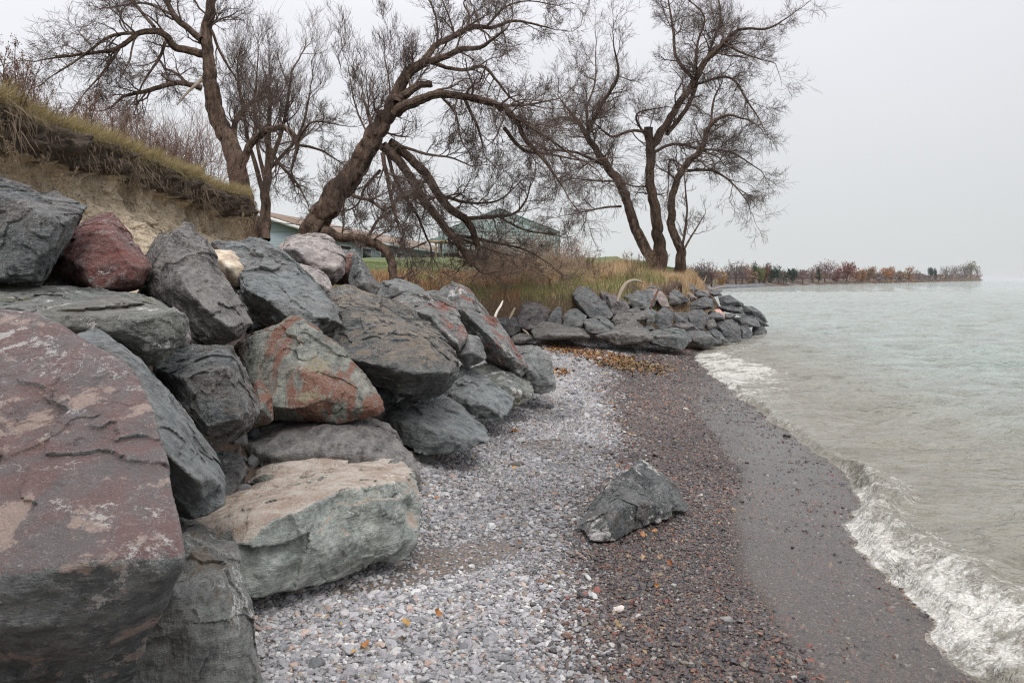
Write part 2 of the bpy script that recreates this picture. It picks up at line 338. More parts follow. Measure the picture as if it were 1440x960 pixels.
# a few bigger stones that stand out of the shingle
def single_stone(u, v, size, col, label, seed):
    p = G(u, v); bm = bmesh.new(); bmesh.ops.create_icosphere(bm, subdivisions=4, radius=.5); me = bpy.data.meshes.new('stone')
    co = np.array([q.co[:] for q in bm.verts]); co = co * (1 + .35 * fbm(co * 1.7, 3, seed)[:, None]) * np.array(size)
    for q, c_ in zip(bm.verts, co): q.co = c_
    bm.to_mesh(me); bm.free(); m, nt, b, _ = newmat('beach_stone'); s = SH(nt)
    nt.links.new(s.mix(s.noise(s.obj(), 30, 4), tuple(c * .75 for c in col), tuple(min(1, c * 1.3) for c in col)), b.inputs['Base Color']); b.inputs['Roughness'].default_value = .8
    nt.links.new(s.bump(s.noise(s.obj(), 60, 4), .4, .01), b.inputs['Normal'])
    o = link('beach_stone', me, m, loc=(p[0], p[1], p[2] + size[2] * .3)); o.rotation_euler = (0, 0, seed); tag(o, label, 'stone')
single_stone(869, 859, (.075, .05, .035), (.5, .44, .4), 'pale flat stone lying alone in the shingle nearest the camera', 1)
single_stone(717, 800, (.06, .045, .035), (.33, .32, .33), 'grey cobble in the shingle below the dark stray rock', 2)
single_stone(692, 743, (.06, .05, .04), (.42, .42, .42), 'round pale grey cobble on the sandy patch of shingle', 3)
single_stone(726, 656, (.16, .09, .05), (.08, .065, .055), 'dark brown lump of turf or stone in the shingle', 4)
single_stone(484, 867, (.07, .05, .04), (.42, .40, .39), 'whitish cobble in the shingle in front of the green block boulder', 5)
single_stone(1022, 873, (.07, .04, .03), (.20, .20, .19), 'grey-green flat stone among wet red pebbles', 6)

# ------------------------------------------------------------------ lake
def xf(y):
    y = np.asarray(y, float); a = np.interp(y, [-5, 0, 20, 24], [.12, .12, .15, 0.]) * np.interp(y, [20, 26], [1, 0])
    o_ = np.zeros_like(y)
    return xs(y) + a * fbm(P2(y * 1.3, o_), 3, 91) + a * .22 * fbm(P2(y * 6, o_), 4, 92) - np.interp(y, [20, 22, 30], [0, 1.2, 4])
wy = axis([(-300, 0), (-30, 30), (0, 2), (2.6, .2), (8.5, .0125), (20, .035), (60, .2), (110, .6), (200, 4), (800, 30), (3000, 200), (20000, 2500)])
ww = axis([(0, 0), (1.3, .0125), (3, .03), (8, .08), (20, .25), (60, 1), (200, 6), (1000, 50), (6000, 1000), (25000, 5000)])
YY, WW = np.meshgrid(wy, ww, indexing='ij'); FX = xf(wy); FX = np.where(wy > 30, xs(wy) - 4 - (wy - 30) * .03, FX); XX = FX[:, None] + WW
x_, y_, w_ = XX.ravel(), YY.ravel(), WW.ravel()
amp = np.interp(w_, [0, .6, 2, 6, 40, 200], [.1, .35, .8, 1, 1.1, .6]) * np.interp(y_, [0, 30, 80, 300], [1, 1, .8, .0])
ph = x_ * .35 + y_ * .93
q1 = fbm(P2(x_ * .42, y_ * .95), 3, 101); q2 = fbm(P2(x_ * 1.3 + .3 * q1, y_ * 2.7), 3, 103)
wv = .095 * (1 - 2 * np.abs(q1)) + .045 * (1 - 2.2 * np.abs(q2)) + .03 * np.sin(ph * 2.1 + 2.2 * pn(P2(x_ * .25, y_ * .2), 110))
z_ = .035 + amp * wv * 1.1
# the breaking wavelet that runs along the near beach, and a weaker one further on
bs = np.interp(y_, [2.5, 4, 5.5, 6.8, 7.6, 9], [1.0, 1, .95, .9, .35, 0]) + .35 * np.interp(y_, [9, 11, 13, 17], [0, .6, .6, 0])
wd = np.interp(y_, [2.5, 3.3, 4.5, 5.5, 7.0, 7.6], [.64, .53, .40, .31, .19, .11]) * (1 + .25 * pn(P2(y_ * 1.5, y_ * 0), 120))
crest = np.exp(-((w_ - wd * .95) / (.30 * wd + .05))**2)
lump = fbm(np.stack([x_ * 5.5, y_ * 5.5, w_ * 0], -1), 4, 131)
z_ = z_ + bs * (.105 * crest * (1 + .25 * pn(P2(y_ * 2.1, y_ * 0 + 4), 5))) + np.where(y_ < 8.5, 1, .4) * bs * .032 * np.exp(-((w_ - .10) / .075)**2) * (1 + .5 * pn(P2(x_ * 6, y_ * 6), 12))
fo = bs * np.where(w_ < wd * 1.0, 1.0, np.exp(-((w_ - wd) / (.18))**2))
# frothy thin fringe behind the crest
line2 = bs * .95 * np.exp(-((w_ - wd * 1.35 - .1 - .08 * pn(P2(y_ * 2.5, y_ * 0), 133)) / .06)**2)
far = np.interp(y_, [10.8, 11.8, 14, 17.5, 18.6, 19.8], [0, .9, 1.12, 1.12, 1.05, 0]) * (1 - sstep((w_ - np.interp(y_, [11, 12.5, 15, 19], [.2, .5, 1.1, .5])) / .6))
pat = 1.1 * np.interp(y_, [8.6, 9.1, 9.6, 10.1, 10.5, 11], [0, .8, .3, .9, .5, 0]) * np.exp(-((w_ - .12) / .14)**2)
tip = np.interp(y_, [18.5, 19.5, 20.6, 21.5], [0, .8, .6, 0]) * (1 - sstep((w_ - 1.0) / .8)) * .8
foam = np.clip(np.maximum.reduce([fo, line2, far, pat, tip]), 0, 1) * np.where((y_ > 19.8) & (x_ < xs(y_) + .05), 0, 1)
foam = foam * np.clip(1 + .28 * fbm(P2(x_ * 1.5, y_ * 2.2), 3, 137) - np.where(y_ < 9, .26, .0) * sstep((w_ - wd * .25) / wd), .4, 1.04)
fr = np.clip(foam, 0, 1)
z_ = z_ + fr * (.018 * (1 - 2 * np.abs(lump)) + .009 * fbm(np.stack([x_ * 22, y_ * 22, w_ * 0], -1), 3, 140)) * np.where(y_ < 9, 1, .6)
# thin tongue of water lying on the beach: the edge meets the ground
edge = sstep(w_ / .16); gr = gz(x_, y_, False) + .004
z_ = np.where(y_ < 20, gr + edge * (np.maximum(z_, gr + .01) - gr), z_)
wme = mesh('lake_water', np.stack([x_, y_, z_], -1), gridfaces(len(wy), len(ww)))
attr(wme, 'foam', foam); attr(wme, 'offshore', w_); attr(wme, 'edge', w_)
m, nt, b, o = newmat('lake_water'); s = SH(nt); P = s.obj(); fa = s.attr('foam'); off = s.attr('offshore')
near = s.rng(off, .3, 5); farr = s.rng(off, 8, 160)
cw = s.mix(near, (.22, .205, .168), (.285, .325, .30)); cw = s.mix(farr, cw, (.33, .44, .41))
turb = s.noise(s.map(P, (.5, 1.6, 1)), 1.4, 5, .6); cw = s.mix(s.rng(turb, .35, .7, 0, .55), cw, s.mix(farr, (.175, .16, .125), (.30, .35, .325)))
fn = s.noise(s.map(P, (1, 1, .0)), 15, 9, .70, .5); fn2 = s.noise(P, 3.2, 4, .5)
fm = s.math('ADD', s.math('ADD', s.math('MULTIPLY', fn, .8), s.math('MULTIPLY', fn2, .5)), s.math('MULTIPLY', fa, .85)); fmask = s.rng(fm, 1.345, 1.55); fmask = s.math('MULTIPLY', fmask, s.rng(fa, .05, .3))
wq = N(nt, 'ShaderNodeVectorMath', operation='ADD'); nw = N(nt, 'ShaderNodeTexNoise'); nw.inputs['Scale'].default_value = 5; nw.inputs['Detail'].default_value = 4; nt.links.new(P, nw.inputs['Vector']); sw = N(nt, 'ShaderNodeVectorMath', operation='SCALE'); nt.links.new(nw.outputs['Color'], sw.inputs[0]); sw.inputs['Scale'].default_value = .35; nt.links.new(P, wq.inputs[0]); nt.links.new(sw.outputs[0], wq.inputs[1])
lace = s.math('SUBTRACT', 1.0, s.rng(s.vor(s.map(wq.outputs[0], (1, 1, 0)), 13, 'DISTANCE_TO_EDGE'), .02, .11)); lace = s.math('MULTIPLY', s.math('MULTIPLY', lace, s.rng(fa, .12, .5)), s.rng(fn2, .38, .55)); fmask = s.math('MAXIMUM', fmask, s.math('MULTIPLY', lace, .6))
fcol = s.mix(s.rng(s.noise(P, 55, 4, .7), .35, .65), (.44, .41, .36), (.68, .67, .64))
nt.links.new(s.mix(fmask, cw, fcol), b.inputs['Base Color'])
nt.links.new(s.rng(fmask, 0, 1, .06, .6), b.inputs['Roughness']); b.inputs['IOR'].default_value = 1.333
n1 = s.noise(s.map(P, (.6, 1.5, 1)), 1.8, 6, .6, .6); n2 = s.noise(s.map(P, (.7, 1.6, 1)), 8, 4, .6, .5); n3 = s.noise(P, 70, 4, .7)
wm = s.math('ADD', s.math('MULTIPLY', n1, 1.0), s.math('MULTIPLY', n2, .26))
bmp = s.bump(wm, .9, .32); bmp2 = s.bump(s.math('MULTIPLY', fmask, s.math('ADD', .6, n3)), .5, .012, bmp); nt.links.new(bmp2, b.inputs['Normal'])
tag(link('lake_water', wme, m), kind='structure')
# backwash: a thin clear sheet of water sliding over the wet pebbles
by = axis([(2.4, 0), (12, .06), (20.5, .12)]); bw = np.linspace(0, 1, 30); BY, BW = np.meshgrid(by, bw, indexing='ij')
fwid = np.interp(BY, [3, 4, 6, 9, 13, 19], [.70, .80, 1.0, .98, .85, .35]) * (1 + .12 * fbm(P2(BY.ravel() * 1.1, BY.ravel() * 0), 3, 150).reshape(BY.shape))
BX = xs(BY) + .25 - (fwid + .25) * BW; BZ = gz(BX, BY) + .009 * sstep((1 - BW) / .08) + .0035 * fbm(P2(BX.ravel() * 3, BY.ravel() * 6), 2, 151).reshape(BX.shape) - .004 * (BW > .97)
bme = mesh('backwash', np.stack([BX, BY, BZ], -1).reshape(-1, 3), gridfaces(len(by), len(bw))[:, ::-1])
m = bpy.data.materials.new('backwash_water'); m.use_nodes = True; nt = m.node_tree; nt.nodes.clear(); s = SH(nt); o = N(nt, 'ShaderNodeOutputMaterial')
tr = N(nt, 'ShaderNodeBsdfTransparent'); tr.inputs[0].default_value = (.88, .85, .82, 1); gl = N(nt, 'ShaderNodeBsdfGlossy'); gl.inputs['Roughness'].default_value = .07; df = N(nt, 'ShaderNodeBsdfDiffuse'); df.inputs[0].default_value = (.26, .23, .20, 1)
bn = s.bump(s.noise(s.map(s.obj(), (1, 2, 1)), 14, 5, .6), .35, .010); nt.links.new(bn, gl.inputs['Normal'])
fr_ = N(nt, 'ShaderNodeFresnel'); fr_.inputs[0].default_value = 1.33; nt.links.new(bn, fr_.inputs['Normal'])
m0 = N(nt, 'ShaderNodeMixShader'); m0.inputs[0].default_value = .12; nt.links.new(tr.outputs[0], m0.inputs[1]); nt.links.new(df.outputs[0], m0.inputs[2])
m1 = N(nt, 'ShaderNodeMixShader'); nt.links.new(fr_.outputs[0], m1.inputs[0]); nt.links.new(m0.outputs[0], m1.inputs[1]); nt.links.new(gl.outputs[0], m1.inputs[2]); nt.links.new(m1.outputs[0], o.inputs[0])
tag(link('backwash_water', bme, m), kind='structure')

# ------------------------------------------------------------------ eroded earth bank with overhanging turf
EDGE = np.array([(-4.9, -6), (-4.85, 0), (-4.9, 5), (-4.95, 8), (-5.15, 12), (-5.4, 15.5), (-5.6, 17.2), (-6.1, 18.2), (-7.5, 19), (-11, 20), (-24, 22)], float)
ne = 620; Ed = resample(EDGE, ne); tg = np.gradient(Ed, axis=0); tg /= np.linalg.norm(tg, axis=1)[:, None]; nor = np.stack([tg[:, 1], -tg[:, 0]], -1)
arc = np.cumsum(np.linalg.norm(np.diff(Ed, axis=0, prepend=Ed[:1]), axis=1))
Ed = Ed + nor * (.22 * fbm(P2(arc * .5, arc * 0), 4, 160))[:, None]
ZT = np.interp(Ed[:, 1], [0, 8, 17.5, 19, 22], [3.52, 3.50, 3.45, 3.0, 2.4])
prof = np.array([(-14, .12), (-6, .08), (-2, .05), (-.8, .02), (-.2, 0), (0, -.05), (.03, -.12), (.02, -.22), (.0, -.36), (-.06, -.45), (-.18, -.53), (-.2, -.62), (-.12, -.85), (.1, -1.15), (.4, -1.5), (.8, -1.9), (1.3, -2.4)])
pp = resample(prof, 1200); tt = np.concatenate(([0], np.cumsum(np.linalg.norm(np.diff(pp, axis=0), axis=1))))
q = np.concatenate([np.linspace(0, tt[-1] - 3.4, 24), np.linspace(tt[-1] - 3.38, tt[-1], 130)]); pp = np.stack([np.interp(q, tt, pp[:, 0]), np.interp(q, tt, pp[:, 1])], -1)
BV = np.zeros((ne, len(pp), 3)); BV[..., :2] = Ed[:, None] + nor[:, None] * pp[None, :, :1]
under = 1 + .5 * fbm(P2(arc * .7, arc * 0 + 9), 3, 165)
zz = pp[None, :, 1] * np.where(pp[:, 1] > -.1, 1, np.clip(under, .7, 1.6)[:, None] * .35 + .65); BV[..., 2] = ZT[:, None] + zz
fl_ = BV.reshape(-1, 3); n1 = fbm(fl_ * 1.6, 4, 170); n2 = fbm(fl_ * np.array([6., 6, 3.5]), 3, 171); kk = np.tile(sstep((-pp[:, 1]) / .15), ne); kturf = np.tile(((pp[:, 1] < -.04) & (pp[:, 1] > -.5)).astype(float), ne)
gul = np.abs(pn(fl_ * np.array([2.2, 2.2, .7]), 173))
dsp = kk * (.17 * n1 + .11 * n2 - .16 * gul * (1 - kturf)) + kturf * .22 * fbm(fl_ * np.array([7., 7, 4]), 4, 172)
NN = np.repeat(nor, len(pp), axis=0); fl_[:, :2] += NN * dsp[:, None]; fl_[:, 2] += kk * .06 * pn(fl_ * 3, 175) + (1 - kk) * .03 * fbm(fl_ * 2, 2, 176)
bk = mesh('earth_bank', fl_, gridfaces(ne, len(pp))[:, ::-1])
attr(bk, 'sod', np.tile(sstep((pp[:, 1] + .54) / .14), ne) + .0); attr(bk, 'top', np.tile(sstep((pp[:, 1] + .05) / .05), ne))
m, nt, b, o = newmat('bank_earth'); s = SH(nt); P = s.obj(); sod = s.attr('sod'); top = s.attr('top')
sandc = s.mix(s.rng(s.noise(P, 1.6, 5), .35, .68), (.62, .51, .37), (.48, .385, .27)); sandc = s.mix(s.rng(s.noise(P, 14, 5, .65), .45, .7), sandc, (.40, .335, .24)); sandc = s.mix(s.rng(s.noise(P, 5, 6, .7), .52, .66, 0, .5), sandc, (.30, .23, .155)); sandc = s.mix(s.rng(s.noise(P, 34, 3, .7), .58, .68), sandc, (.11, .085, .06))
sodc = s.mix(s.noise(s.map(P, (1, 1, .35)), 16, 5), (.03, .022, .015), (.14, .10, .07))
nt.links.new(s.mix(top, s.mix(s.rng(s.math('ADD', sod, s.math('MULTIPLY', s.noise(P, 4, 4), .7)), .7, 1.0), sandc, sodc), (.14, .13, .06)), b.inputs['Base Color'])
b.inputs['Roughness'].default_value = .95
nt.links.new(s.bump(s.math('ADD', s.noise(P, 9, 7, .65), s.math('MULTIPLY', s.vor(P, 22), .35)), 1.0, .11), b.inputs['Normal'])
tag(link('earth_bank', bk, m), kind='structure')

# ---- blades and stalks as plain meshes
def blades(base, h, lean, wdt, seg=3, seed=0):
    """base (n,3), h (n), lean (n,2) horizontal shift of the tip, returns V, F and blade index"""
    n = len(base); r = np.random.default_rng(seed); a = r.uniform(0, math.pi, n); side = np.stack([np.cos(a), np.sin(a), 0 * a], -1)
    t = np.linspace(0, 1, seg + 1); c = base[:, None] + np.stack([lean[:, None, 0] * t**2, lean[:, None, 1] * t**2, h[:, None] * t * (1 - .12 * t)], -1)
    wd_ = wdt[:, None] * (1 - t * .92); L = c - side[:, None] * wd_[..., None]; R_ = c + side[:, None] * wd_[..., None]
    V = np.stack([L, R_], 2).reshape(-1, 3); i = (np.arange(n)[:, None] * (seg + 1) + np.arange(seg)[None]).ravel() * 2
    return V, np.stack([i, i + 1, i + 3, i + 2], -1), np.repeat(np.arange(n), 2 * (seg + 1))
def vcol_mat(name, rough=.9, trans=0.0):
    m, nt, b, o = newmat(name); s = SH(nt); c = s.attr('tint', 0)
    nt.links.new(s.mix(1.0, c, s.mix(s.noise(s.obj(), 8, 3), (.7, .7, .7), (1.3, 1.3, 1.3)), 'MULTIPLY'), b.inputs['Base Color']); b.inputs['Roughness'].default_value = rough; b.inputs['Specular IOR Level'].default_value = .2
    return m
def tint(me, c): attr(me, 'tint', np.concatenate([c, np.ones((len(c), 1))], 1), 'FLOAT_COLOR')
veg = vcol_mat('dry_blades')
bank_pick = lambda n, r: r.integers(0, ne - 110, n)
r = np.random.default_rng(11); n = 72000; k = r.integers(40, ne - 130, n); off_ = -np.abs(r.normal(0, .35, n)) + .04
pos = Ed[k] + nor[k] * off_[:, None] + tg[k] * r.normal(0, .02, (n, 1)); zt = ZT[k] + .0 - .05 * (off_ > -.1)
clump = np.clip(1 + .8 * pn(P2(pos[:, 0] * 3, pos[:, 1] * 3), 200), .3, 1.6)
h = r.uniform(.09, .25, n) * clump; ln = nor[k] * r.uniform(.0, .20, (n, 1)) + r.normal(0, .03, (n, 2))
V, Fc, bi = blades(np.concatenate([pos, zt[:, None]], 1), h, ln, r.uniform(.0022, .0045, n), 3, 1); me = mesh('turf_grass', V, Fc)
pal = np.array([(.32, .27, .12), (.40, .32, .17), (.22, .20, .08), (.46, .36, .22), (.32, .22, .13)]); tint(me, pal[r.choice(5, n, p=[.28, .27, .15, .2, .1])][bi] * r.uniform(.8, 1.2, (n, 1))[bi])
tag(link('turf_grass', me, veg, smooth=False), 'yellow-green grass fringe growing along the top lip of the eroded bank', 'grass', kind='stuff')
r = np.random.default_rng(13); n = 16000; k = r.integers(40, ne - 112, n); k = k[pn(P2(k * .06, k * 0), 207) + r.normal(0, .25, n) > -.15]; n = len(k); off_ = r.uniform(-.10, .07, n)
pos = Ed[k] + nor[k] * off_[:, None] + tg[k] * r.normal(0, .02, (n, 1)); V, Fc, bi = blades(np.c_[pos, ZT[k] - .03], r.uniform(-.20, .10, n), nor[k] * r.uniform(.06, .22, (n, 1)) + r.normal(0, .05, (n, 2)), r.uniform(.002, .004, n), 4, 14)
me = mesh('drooping_turf', V, Fc); tint(me, (np.array([(.36, .29, .18), (.27, .21, .12), (.20, .15, .09), (.30, .27, .12)])[r.choice(4, n)] * r.uniform(.7, 1.2, (n, 1)))[bi]); tag(link('drooping_turf', me, veg, smooth=False), 'dead tan grass drooping over the lip of the eroded bank', 'grass', kind='stuff')
# hanging roots and torn sod under the lip
T = Tubes(); r = np.random.default_rng(12)
for i in range(5200):
    k = r.integers(40, ne - 90); p0 = np.array([*(Ed[k] + nor[k] * r.uniform(-.12, .16)), ZT[k] - r.uniform(.02, .40)]); L = r.uniform(.05, .28) * (.5 + 1.6 * max(0, math.sin(k * .21) * math.sin(k * .077 + 1)))
    st = [p0]; dr = np.array([*(nor[k] * r.uniform(0, .5)), -1.]) + r.normal(0, .25, 3) * [1, 1, .3]
    for j in range(4): dr = dr + r.normal(0, .28, 3) + [0, 0, -.25]; st.append(st[-1] + dr / np.linalg.norm(dr) * L / 4)
    rr = r.uniform(.0025, .008); T.add(st, [rr, rr * .9, rr * .7, rr * .5, rr * .2], 3)
V, Fc = T.build(); me = mesh('hanging_roots', V, Fc)
m, nt, b, o = newmat('roots'); s = SH(nt); nt.links.new(s.mix(s.noise(s.obj(), 7, 3), (.045, .03, .022), (.30, .22, .15)), b.inputs['Base Color']); b.inputs['Roughness'].default_value = .9; rootm = m
tag(link('hanging_roots', me, m), 'tangled brown roots hanging from the torn sod under the bank lip', 'roots', kind='stuff')

# ------------------------------------------------------------------ rocks
_bm = {}
def unit0(v): return v / np.linalg.norm(v)
def sphere(sub):
    if sub not in _bm:
        bm = bmesh.new(); bmesh.ops.create_icosphere(bm, subdivisions=sub, radius=1); bm.verts.ensure_lookup_table()
        V = np.array([v.co[:] for v in bm.verts]); Fs = np.array([[v.index for v in f.verts] for f in bm.faces]); bm.free(); V /= np.linalg.norm(V, axis=1)[:, None]; _bm[sub] = (V, Fs)
    return _bm[sub]
def facets(P, seed):
    # every cell of a jittered grid is its own tilted flat: broken faces that meet in steps and arrises
    P = P + .30 * np.stack([fbm(P * 1.1, 3, 3), fbm(P * 1.1, 3, 4), fbm(P * 1.1, 3, 5)], -1) + seed * 3.3
    b0 = np.floor(P - .5).astype(int); best = np.full(len(P), 9.); out = np.zeros(len(P))
    for dx in (0, 1):
        for dy in (0, 1):
            for dz in (0, 1):
                ci = b0 + [dx, dy, dz]; h = PERM[PERM[PERM[ci[:, 0] & 255] + (ci[:, 1] & 255)] + (ci[:, 2] & 255)]
                v_ = P - (ci + .5 + GR[h] * .40); d2 = (v_**2).sum(1); k = d2 < best; best[k] = d2[k]
                val = (v_ * GR[(h + 91) & 255]).sum(1) * .55 + GR[(h + 37) & 255][:, 0] * .35; out[k] = val[k]
    return out
def worley(P):
    # distance to the nearest of the jittered points: scalloped fracture faces meeting in ridges
    P = P + .22 * np.stack([pn(P * .8, 3), pn(P * .8, 4), pn(P * .8, 5)], -1)
    b0 = np.floor(P - .5).astype(int); best = np.full(len(P), 9.)
    for dx in (0, 1):
        for dy in (0, 1):
            for dz in (0, 1):
                ci = b0 + [dx, dy, dz]; h = PERM[PERM[PERM[ci[:, 0] & 255] + (ci[:, 1] & 255)] + (ci[:, 2] & 255)]
                q = ci + .5 + GR[h] * .38; best = np.minimum(best, ((P - q)**2).sum(1))
    return np.sqrt(best)
def hull_planes(pts):
    bm = bmesh.new(); vs = [bm.verts.new(p) for p in pts]; bmesh.ops.convex_hull(bm, input=vs); bm.normal_update(); pl = []
    c = pts.mean(0)
    for f in bm.faces:
        n_ = np.array(f.normal[:]); 
        if np.linalg.norm(n_) < .5: continue
        d_ = float(n_ @ (np.array(f.verts[0].co[:]) - c))
        if d_ < 0: n_, d_ = -n_, -d_
        for a in pl:
            if a[0] @ n_ > .992 and abs(a[1] - d_) < .03 * abs(d_) + .004: break
        else: pl.append((n_, d_))
    bm.free(); return c, pl
def rock(name, outline, Yt, Yb, thick, front, mat, label, cat='boulder', group=None, sub=7, seed=0, rough=1.0, strata=None, stamp=0.0, round_=0.0, tf=lambda u, v: (u, v)):
    out_ = [(*tf(p[0], p[1]), *p[2:]) for p in outline]; v0 = min(p[1] for p in out_); v1 = max(p[1] for p in out_)
    P0 = []
    for p in out_:
        t_ = (p[1] - v0) / max(1, v1 - v0); yy = p[2] if len(p) > 2 else Yt + (Yb - Yt) * t_; P0.append(W(p[0], p[1], yy))
    P0 = np.array(P0); c0 = P0.mean(0)
    fr = np.array([W(*tf(p[0], p[1]), p[2]) for p in front]).reshape(-1, 3)
    view = c0 - np.array([0, 0, CAMZ]); view[2] = 0; view /= np.linalg.norm(view)
    r = np.random.default_rng(seed + 500)
    bk1 = c0 + (P0 - c0) * .92 + view * thick * .45 + r.normal(0, .03 * thick, P0.shape); bk2 = c0 + (P0 - c0) * .55 + view * thick
    pts = np.concatenate([P0, fr, bk1, bk2]) if len(fr) else np.concatenate([P0, np.array([c0 + np.array([view[1], -view[0], 0]) * a_ * (P0[:, 0].max() - P0[:, 0].min()) + np.array([0, 0, b_]) * (P0[:, 2].max() - P0[:, 2].min()) - view * thick * .42 for a_, b_ in ((-.22 + r.uniform(-.1, .1), .12 + r.uniform(-.12, .12)), (.24 + r.uniform(-.1, .1), .02 + r.uniform(-.15, .12)), (r.uniform(-.2, .2), -.30))]), bk1, bk2])
    c, pl = hull_planes(pts); size = np.linalg.norm(P0.max(0) - P0.min(0))
    D, Fs = sphere(sub); R = np.full(len(D), 1e9); Rs = []
    hp = pts - c
    for _ in range(9 if size < 2 else 4):
        n_ = unit0(r.normal(size=3)); sup = (hp @ n_).max(); pl.append((n_, sup * (r.uniform(.90, .985) if size < 2 else .985)))
    nn = np.array([a[0] for a in pl]); dd = np.array([a[1] for a in pl]) * 1.025; dots = D @ nn.T
    R0 = np.min(np.where(dots > 1e-3, dd / np.maximum(dots, 1e-3), 1e9), axis=1); q = D * R0[:, None]
    fq = 2.2 / size
    dpert = np.empty((len(D), len(pl)))
    jit = fbm(q * fq * 3, 3, seed + 40) * .006 * size * rough
    for i in range(len(pl)):
        near = dots[:, i] > .2
        o_ = np.zeros(len(D)); o_[near] = .018 * size * rough * fbm(q[near] * fq, 2, seed + 7 * i)
        dpert[:, i] = dd[i] + o_
    rr = np.where(dots > 1e-3, dpert / np.maximum(dots, 1e-3), 1e9)
    # softened minimum: worn arrises
    k_ = (230 * (1 - round_)**2 + 7) / size
    mn = rr.min(1); R = mn - np.log(np.exp(-k_ * np.clip(rr - mn[:, None], 0, 50 / k_)).sum(1)) / k_
    q = D * R[:, None]; disp = jit
    # flakes and ledges
    sv = np.array(strata if strata is not None else r.normal(size=3)); sv = sv / np.linalg.norm(sv)
    sc_ = q @ sv; fs = (7.5 + 3 * r.random()) / size; ph_ = sc_ * fs + 1.1 * fbm(q * fq * 1.3, 3, seed + 60); saw = ph_ - np.floor(ph_)
    ledge = (1 - saw)**1.2 - .5; lm = sstep((fbm(q * fq * 1.1, 2, seed + 61) + .15) / .4)
    disp = disp + (.004 if strata is None else .012) * size * rough * ledge * lm
    ph2 = sc_ * fs * 3.7 + 1.7 * fbm(q * fq * 3, 3, seed + 64); saw2 = ph2 - np.floor(ph2); disp = disp + (.002 if strata is None else .007) * size * rough * ((1 - saw2)**.7 - .5) * sstep((fbm(q * fq * 2.1, 2, seed + 66) + .1) / .3)
    # chipped hollows
    ch = fbm(q * fq * 2.4, 2, seed + 62); disp = disp - .022 * size * rough * sstep((ch - .25) / .35)
    disp = disp + .010 * size * rough * (worley(q * fq * 1.5 + seed) - .5) + .036 * size * rough * facets(q * fq * 1.7, seed % 13) + .013 * size * rough * facets(q * fq * 4.6, seed % 11) * sstep((fbm(q * fq * 1.6, 2, seed + 81) + .25) / .4) + .005 * size * rough * facets(q * fq * 13, seed % 7)
    ab = .011 * min(size, 1.3) * rough; disp = disp + ab * fbm(q * 7 / min(size, 1.3), 5 if sub >= 7 else 3, seed + 63, .58) - ab * 1.2 * np.abs(pn(q * 9 / min(size, 1.3), seed + 67))
    V = q + D * disp[:, None]
    me = mesh(name, V, Fs); o = link(name, me, mat, loc=c); tag(o, label, cat, group)
    return o

